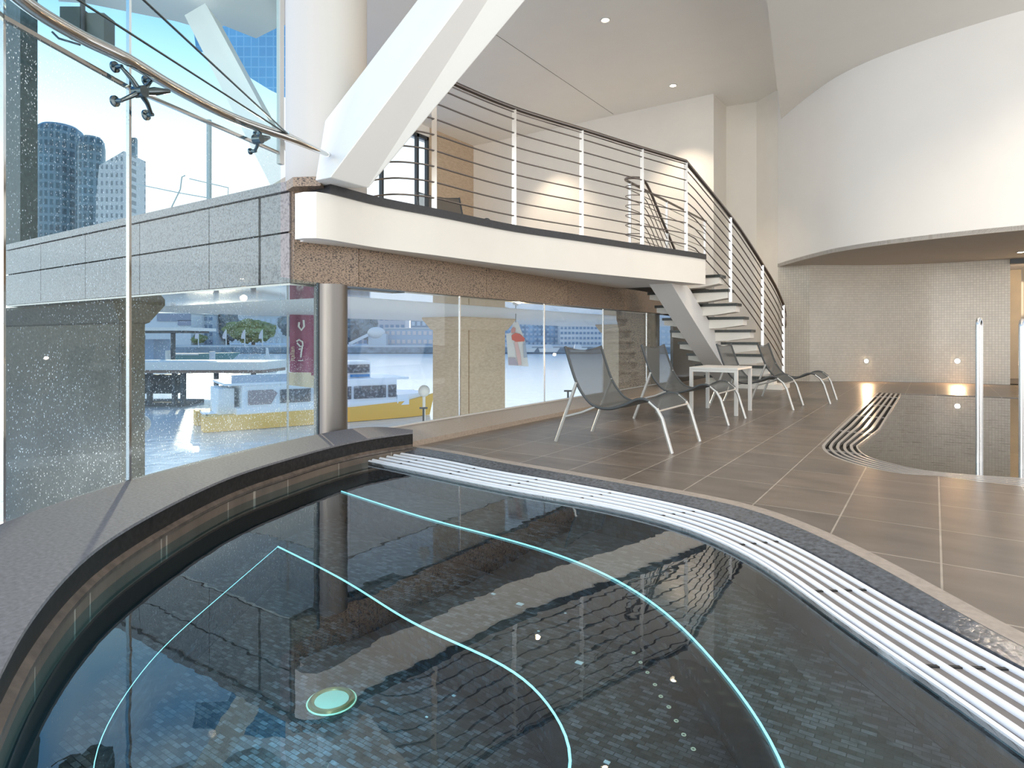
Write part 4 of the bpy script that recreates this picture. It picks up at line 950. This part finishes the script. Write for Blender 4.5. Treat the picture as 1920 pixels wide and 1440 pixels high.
# far shore
D = 210
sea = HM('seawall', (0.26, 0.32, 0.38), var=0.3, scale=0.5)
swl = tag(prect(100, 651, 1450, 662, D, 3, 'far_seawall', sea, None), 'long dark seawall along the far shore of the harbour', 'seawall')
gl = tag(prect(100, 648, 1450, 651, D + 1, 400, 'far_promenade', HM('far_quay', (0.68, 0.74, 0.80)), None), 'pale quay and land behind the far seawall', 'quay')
hz_tree = HM('haze_tint_tree', (0.26, 0.31, 0.34), var=0.25, scale=0.35); hz_green = HM('haze_tint_green', (0.26, 0.31, 0.14), var=0.35, scale=0.35)  # distance haze is put into these dulled tree colours
def tree(px, py, rx, ry, d, m_, lab):
    c = PD(px, py, d); t_ = thing('shore_tree', lab, 'tree', (c.x, c.y, c.z)); R_ = rx / F * d; Rz = ry / F * d
    bm = bmesh.new()
    for i in range(14):
        a = random.uniform(0, 6.28); q = random.uniform(0, 0.62); h_ = random.uniform(-0.35, 0.5)
        r_ = R_ * random.uniform(0.28, 0.46)
        mt = Matrix.Translation((math.cos(a) * q * R_, math.sin(a) * q * R_, h_ * Rz)) @ Matrix.Diagonal((1, 1, Rz / R_ * 1.1, 1))
        bmesh.ops.create_icosphere(bm, subdivisions=3, radius=r_, matrix=mt)
    for v in bm.verts: v.co += v.normal * random.uniform(-0.06, 0.10) * R_
    me_ = bpy.data.meshes.new('crown'); bm.to_mesh(me_); bm.free(); me_.materials.append(m_)
    o_ = bpy.data.objects.new('crown', me_); COL.objects.link(o_); o_.parent = t_
    MB().tube([(c.x, c.y, -1.33), (c.x, c.y, max(c.z, 0.5))], R_ * 0.06, 8).build('trunk', wdk, t_)
tree(475, 622, 55, 26, 225, hz_green, 'big yellow-green tree on the far shore behind the flags')
tree(428, 612, 36, 34, 245, hz_tree, 'grey-green hazy tree left of the yellow-green one')
tree(372, 636, 20, 10, 228, hz_green, 'small low green tree at the foot of the pale far buildings')
tree(540, 612, 22, 30, 250, hz_tree, 'hazy dark tree just left of the maroon banner')
tree(690, 618, 22, 30, 262, hz_tree, 'hazy tree beside the sloping roof of the boathouse')
tree(652, 622, 30, 34, 270, hz_tree, 'hazy tree on the far hill right of the steel column')
tree(1228, 640, 16, 12, 250, hz_tree, 'small hazy tree on the far shore beside the flared stone pier')
def building(lab, px0, py0, px1, d, m_, rows, cols, wm, py1=648, slope=0):
    a = PD(px0, py1, d); t_ = thing('shore_building', lab, 'building', tuple(a))
    th = 12; top0 = PD(px0, py0, d); top1 = PD(px1, py0 - slope, d); a.z = -1.33; bb = PD(px1, py1, d); bb.z = -1.33; n_ = Vector((FW.x, FW.y, 0)) * th
    vs = [a, bb, top1, top0]; vs += [v + n_ for v in vs]
    MB().add(vs, [(0, 1, 2, 3), (7, 6, 5, 4), (0, 4, 5, 1), (1, 5, 6, 2), (2, 6, 7, 3), (3, 7, 4, 0)]).build('wall', m_, t_)
    cw, rh = (px1 - px0) / cols, (py1 - py0) / rows
    for r_ in range(rows):
        for c_ in range(cols):
            prect(px0 + (c_ + .2) * cw, py0 + (r_ + .3) * rh, px0 + (c_ + .8) * cw, py0 + (r_ + .75) * rh, d - 0.15, 0.3, 'window', wm, t_)
    prect(px0 - 1, py0 - 1.5, px1 + 1, py0, d - .4, th + .8, 'roof_edge', wl_, t_) if not slope else None
    return t_
pb = HM('haze_blue_wall', (0.60, 0.70, 0.80)); bw = HM('haze_blue_window', (0.25, 0.36, 0.50)); pw = HM('haze_pale_wall', (0.72, 0.77, 0.82)); db = HM('slate_wall', (0.30, 0.38, 0.48))  # haze over the far shore is put into these pale, bluish colours
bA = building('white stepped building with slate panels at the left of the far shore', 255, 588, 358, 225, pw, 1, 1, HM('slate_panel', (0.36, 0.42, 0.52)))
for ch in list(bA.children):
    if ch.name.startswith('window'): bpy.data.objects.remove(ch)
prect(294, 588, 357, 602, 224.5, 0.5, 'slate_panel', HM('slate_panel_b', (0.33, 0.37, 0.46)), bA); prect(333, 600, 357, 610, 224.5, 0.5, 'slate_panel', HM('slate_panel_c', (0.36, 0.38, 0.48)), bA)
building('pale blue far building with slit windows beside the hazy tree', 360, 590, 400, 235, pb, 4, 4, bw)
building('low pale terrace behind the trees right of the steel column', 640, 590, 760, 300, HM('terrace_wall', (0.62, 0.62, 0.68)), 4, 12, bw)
building('blue waterfront hall with pinkish windows seen right of the steel column', 722, 616, 812, 226, HM('hall_wall', (0.46, 0.56, 0.68)), 2, 9, HM('hall_window', (0.72, 0.66, 0.66)))
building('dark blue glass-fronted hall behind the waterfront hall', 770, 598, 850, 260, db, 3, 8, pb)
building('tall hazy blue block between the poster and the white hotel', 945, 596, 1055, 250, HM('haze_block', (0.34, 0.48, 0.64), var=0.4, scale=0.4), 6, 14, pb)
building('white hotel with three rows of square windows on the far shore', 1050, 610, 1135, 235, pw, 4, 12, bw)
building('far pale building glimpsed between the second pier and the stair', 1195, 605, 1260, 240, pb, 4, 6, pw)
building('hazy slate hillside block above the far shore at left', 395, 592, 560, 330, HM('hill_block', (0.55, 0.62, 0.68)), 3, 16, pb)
# boathouse with domed tent roof and gangway
bh = thing('boathouse', 'white boathouse with domed roof and sloping gangway on the far shore', 'boathouse', tuple(PD(700, 645, 222)))
prect(690, 626, 724, 648, 222, 8, 'wall', HM('boathouse_wall', (0.60, 0.68, 0.76)), bh)
c = PD(706, 625, 224); MB().sphere(c, 3.3, 20, sz=0.7, sx=1.0).build('domed_roof', wl_, bh, smooth=60)
MB().bar(PD(655, 645, 221), PD(690, 628, 221), 1.0, 1.0).build('gangway', pw, bh)
for i, px in enumerate((370, 422, 457, 490)):
    d = 212; t_ = thing('shore_flag', 'white flag on a thin pole on the far quay, %s' % ['leftmost, before the low green tree', 'second from the left', 'second from the right', 'nearest the maroon banner'][i], 'flag', tuple(PD(px, 651, d)), 0, 'flags along the far quay')
    a, b_ = PD(px + 2, 651, d), PD(px + 2, 618, d); a.z = -1.33; MB().cyl((a.x, a.y), 0.18, a.z, b_.z, 8).build('pole', wl_, t_)
    MB().prof([(0, 0), (1.2, -0.1), (1.2, 3.0), (0.7, 2.6), (0.1, 1.2)], PD(px - 5, 635, d), RT.to_3d(), (0, 0, 1), (FW * 0.05).to_3d()).build('cloth', HM('flag_cloth', (0.78, 0.72, 0.76)), t_)
# parked boats / white hulls under the hotel
for i, (px, w_) in enumerate(((992, 30), (1030, 40), (1085, 34))):
    t_ = thing('moored_boat', 'white motor boat moored below the hazy buildings, %s' % ['left of three, next to the poster', 'middle of three', 'right of three, left of the second pier'][i], 'boat', tuple(PD(px, 660, 200)), 0, 'boats moored on the far shore')
    L_ = w_ / F * 200
    MB().prof([(0.4, 0), (L_ - 1, 0), (L_, 1.3), (0, 1.1)], PD(px - w_ / 2, 660, 200), RT.to_3d(), (0, 0, 1), (FW * 2.5).to_3d()).build('hull', wl_, t_)
    MB().prof([(L_ * .25, 1.1), (L_ * .7, 1.1), (L_ * .6, 2.4), (L_ * .3, 2.4)], PD(px - w_ / 2, 660, 200.4), RT.to_3d(), (0, 0, 1), (FW * 1.6).to_3d()).build('cabin', pw, t_)
# towers seen through the upper glass
tw = brick('tower_glass', (0.02, 0.06, 0.085), (0.035, 0.09, 0.12), (0.10, 0.17, 0.21), 1.3, 1.6, 0.28, rough=0.3, axes='sz', var=0.3, nscale=0.2)
t_ = thing('glass_tower', 'dark teal high-rise tower with stepped round top beyond the glass', 'tower', tuple(PD(130, 640, 120)))
for (pa, pb_, top_, dz) in ((70, 152, 238, 122), (148, 194, 258, 118)):
    c = PD((pa + pb_) / 2, 600, dz); r_ = (pb_ - pa) / 2 / F * dz; zt = 1 + (HY - top_) / F * dz
    MB().tube([(c.x, c.y, -4), (c.x, c.y, zt - 2.2), (c.x, c.y, zt - 0.8), (c.x, c.y, zt)], r_, 28, radii=[r_, r_, r_ * .92, r_ * .7]).build('tower_shaft', tw, t_, smooth=50)
tw2 = brick('lattice_tower', (0.16, 0.19, 0.20), (0.20, 0.23, 0.25), (0.42, 0.44, 0.44), 1.1, 1.3, 0.32, rough=0.5, axes='sz', var=0.1)
t_ = thing('lattice_tower', 'pale grid-fronted high-rise block with a slanting top right of the dark tower', 'tower', tuple(PD(205, 640, 100)))
q = [PD(176, 640, 100), PD(232, 640, 100), PD(232, 283, 100), PD(186, 310, 100), PD(180, 370, 100)]; n_ = (FW * 6).to_3d()
MB().add(q + [v + n_ for v in q], [(0, 1, 2, 3, 4), (9, 8, 7, 6, 5)] + [(i, (i + 1) % 5, 5 + (i + 1) % 5, 5 + i) for i in range(5)]).build('tower_body', tw2, t_)
tag(prect(246, 258, 254, 690, 105, 0.6, 'slim_tower', tw, None), 'very slim dark tower edge just right of the tall glass mullion', 'tower')
# blue mesh screen
bmsh = brick('blue_mesh', (0.10, 0.34, 0.62), (0.11, 0.37, 0.66), (0.20, 0.46, 0.72), 0.28, 0.28, 0.02, rough=0.7, axes='sz', var=0.08, nscale=1)
q = [PD(362, 50, 17), PD(560, 30, 17), PD(560, 195, 17), PD(505, 168, 17), (PD(440, 128, 17)), PD(425, 100, 17), PD(368, 95, 17)]; n_ = (FW * 0.05).to_3d(); k = len(q)
tag(MB().add(q + [v + n_ for v in q], [tuple(range(k)), tuple(range(2 * k - 1, k - 1, -1))] + [(i, (i + 1) % k, k + (i + 1) % k, k + i) for i in range(k)]).build('blue_mesh_screen', bmsh), 'blue mesh screen hung outside behind the white diagonal brace', 'mesh screen')
# outside handrail and pole above the facade
t_ = thing('quay_railing', 'thin pale bent railing outside above the granite facade', 'railing', tuple(PD(340, 489, 11)))
pr_m = HM('pale_pole', (0.52, 0.66, 0.74))
MB().tube([PD(255, 345, 11), PD(338, 362, 11), PD(430, 378, 11)], 0.010, 6).build('rail', pr_m, t_)
MB().tube([PD(300, 489, 11), PD(322, 388, 11), PD(338, 355, 11), PD(341, 332, 11), PD(347, 329, 11)], 0.013, 6).build('bent_post', pr_m, t_)
MB().tube([PD(355, 335, 11), PD(428, 352, 11), PD(427, 378, 11)], 0.010, 6).build('rail', pr_m, t_)
MB().tube([PD(430, 378, 11), PD(430, 489, 11)], 0.012, 6).build('post', pr_m, t_)
post_thing('light_pole', 'pale upright pole outside between the railing and the diagonal brace', 'pole', 392, 225, 504.5, 0.045, 12.2, pr_m)
t_ = thing('flood_light', 'dark boxy fixture hanging outside behind the bowed tube, top left', 'flood light', tuple(PD(160, 40, 10.8)))
prect(112, 12, 150, 60, 10.8, 0.3, 'housing', HM('fixture_dark', (0.05, 0.08, 0.08)), t_); prect(150, 24, 195, 78, 10.9, 0.3, 'housing', HM('fixture_grey', (0.10, 0.13, 0.13)), t_)
MB().tube([PD(98, 60, 10.8), PD(110, 72, 10.8), PD(150, 84, 10.8), PD(152, 76, 10.8)], 0.02, 6).build('bracket', 'window_dark', t_)
post_thing('light_pole', 'slim dark pole outside holding the boxy fixture', 'pole', 155, -18.2, 60, 0.04, 10.85, M['window_dark'])

# maroon banner on its pole
bn = thing('maroon_banner', 'maroon vertical banner with white script, on a pale pole left of the steel column', 'banner', tuple(PD(540, 820, 13)))
mar = mat('maroon_cloth', (0.34, 0.13, 0.22), 0.8, col2=(0.24, 0.07, 0.13), scale=3, aniso=(2, 2, .4))
def cloth(px0, px1, py0, py1, d, m_, par, slope=0, name='cloth'):
    vs = []; nx = 12
    for i in range(nx + 1):
        u = i / nx
        for py in (py0 + slope * u * .1, py1 + slope * u): vs.append(PD(px0 + (px1 - px0) * u, py, d + 0.04 * math.sin(u * 9)))
    k = len(vs); n_ = (FW * .006).to_3d(); fs = []
    vs = vs + [v + n_ for v in vs]
    for i in range(nx): a = i * 2; fs += [(a, a + 2, a + 3, a + 1), (k + a + 1, k + a + 3, k + a + 2, k + a), (a + 1, a + 3, k + a + 3, k + a + 1), (a, k + a, k + a + 2, a + 2)]
    return MB().add(vs, fs).build(name, m_, par, smooth=60)
cloth(543, 590, 590, 697, 13, mar, bn, slope=8)
cloth(541, 592, 698, 722, 13, HM('cream_cloth', (0.85, 0.76, 0.62)), bn, slope=6, name='cream_hem')
a, b_ = PD(539.5, 850, 12.95), PD(539.5, 590, 12.95); MB().cyl((a.x, a.y), 0.022, a.z, b_.z, 12).build('pole', HM('banner_pole', (0.72, 0.76, 0.80)), bn)
def text(s_, px, py, d, size, m_, par, rot, name='lettering'):
    cu = bpy.data.curves.new(name, 'FONT'); cu.body = s_; cu.size = size; cu.extrude = 0.004; cu.align_x = 'LEFT'; cu.materials.append(m_)
    o_ = bpy.data.objects.new('tmp_text', cu); COL.objects.link(o_)
    dg = bpy.context.evaluated_depsgraph_get(); me_ = bpy.data.meshes.new_from_object(o_.evaluated_get(dg))
    bpy.data.objects.remove(o_)
    Mx = Matrix.Translation(PD(px, py, d)) @ Matrix.Rotation(YAW, 4, 'Z') @ Matrix.Rotation(math.pi / 2, 4, 'X') @ Matrix.Rotation(rot, 4, 'Z')
    me_.transform(par.matrix_basis.inverted() @ Mx); me_.materials.clear(); me_.materials.append(m_)
    q_ = bpy.data.objects.new(name, me_); COL.objects.link(q_); q_.parent = par; return q_
cream = HM('banner_cream', (0.92, 0.82, 0.62)); wht = HM('banner_white', (0.92, 0.92, 0.92))
text('italian', 552, 677, 12.93, 0.13, cream, bn, math.pi / 2)
# white script strokes on the banner
for pts, r_ in (([(561, 604), (560, 612), (565, 619), (570, 612), (569, 600)], .022), ([(556, 640), (561, 637), (567, 641), (568, 648), (563, 650), (557, 643)], .018), ([(567, 648), (565, 660), (564, 670)], .018), ([(560, 655), (568, 653)], .012), ([(559, 676), (568, 676)], .012)):
    MB().tube([PD(a, b, 12.92) for a, b in pts], r_, 8).build('script_stroke', wht, bn, smooth=60)
# poster on a kite-shaped hanging banner outside
pz = thing('hanging_poster', 'pale kite-shaped poster with a red figure hanging between the stone piers', 'poster', tuple(PXp(968, 650, -8.4)))
dp_ = 12.5
def ppoly(pts, d, m_, name):
    q = [PD(a, b, d) for a, b in pts]; k = len(q); n_ = (FW * .006).to_3d()
    MB().add(q + [v + n_ for v in q], [tuple(range(k)), tuple(range(2 * k - 1, k - 1, -1))] + [(i, (i + 1) % k, k + (i + 1) % k, k + i) for i in range(k)]).build(name, m_, pz)
ppoly([(962, 605), (971, 603), (985, 640), (991, 687), (953, 685), (949, 626), (957, 624)], dp_, HM('poster_ground', (0.80, 0.80, 0.82)), 'sheet')
ppoly([(959, 629), (966, 624), (974, 626), (984, 634), (983, 640), (968, 641), (960, 637)], dp_ - .02, HM('poster_red', (0.72, 0.16, 0.14)), 'red_shape')
ppoly([(958, 618), (963, 613), (967, 616), (966, 623), (959, 625)], dp_ - .02, HM('poster_rose', (0.66, 0.34, 0.34)), 'rose_shape')
ppoly([(964, 641), (970, 641), (976, 665), (978, 684), (972, 684), (968, 664)], dp_ - .02, HM('poster_pink', (0.80, 0.55, 0.55)), 'pink_shape')
ppoly([(981, 640), (985, 641), (989, 670), (982, 671)], dp_ - .02, HM('poster_blue', (0.45, 0.52, 0.66)), 'blue_shape')
ppoly([(953, 671), (966, 671), (972, 685), (954, 684)], dp_ - .02, HM('poster_mauve', (0.50, 0.45, 0.55)), 'mauve_shape')
q_ = PD(967, 604.5, dp_); MB().tube([q_, (q_.x, q_.y, 1.505)], 0.006, 6).build('cord', 'window_dark', pz)
# white globe lamps and small bollards on the quay
for i, (px, py) in enumerate(((268, 795), (797, 733))):
    c = PD(px - (3 if i == 0 else 2), py, 12); t_ = thing('globe_lamp', ['white globe lamp on a post beside the dark pier, left of the ferry', 'white globe lamp on a post at the ferry bow, left of the stone pier'][i], 'globe lamp', (c.x, c.y, -4))
    r_ = 16 / F * 12 if i == 0 else 11 / F * 12
    MB().sphere(c, r_, 24).build('globe', HM('globe_white', (0.85, 0.85, 0.83)), t_, smooth=60)
    MB().cyl((c.x, c.y), 0.03, -4, c.z - r_ * .9, 10).build('post', 'window_dark' if False else 'whitemetal', t_)
for i, (px, py, yb) in enumerate(((794, 765, 800), (1065, 733, 752))):
    c = PD(px, py, 11); t_ = thing('quay_bollard', ['slim T-headed post below the ferry bow just outside the window', 'slim T-headed post outside the window left of the nearest lounger'][i], 'post', (c.x, c.y, -4))
    MB().cyl((c.x, c.y), 0.018, -4, c.z, 8).build('post', 'window_dark', t_)
    MB().bar(c - RT.to_3d() * 0.07, c + RT.to_3d() * 0.07, 0.03, 0.03).build('head', 'window_dark', t_)
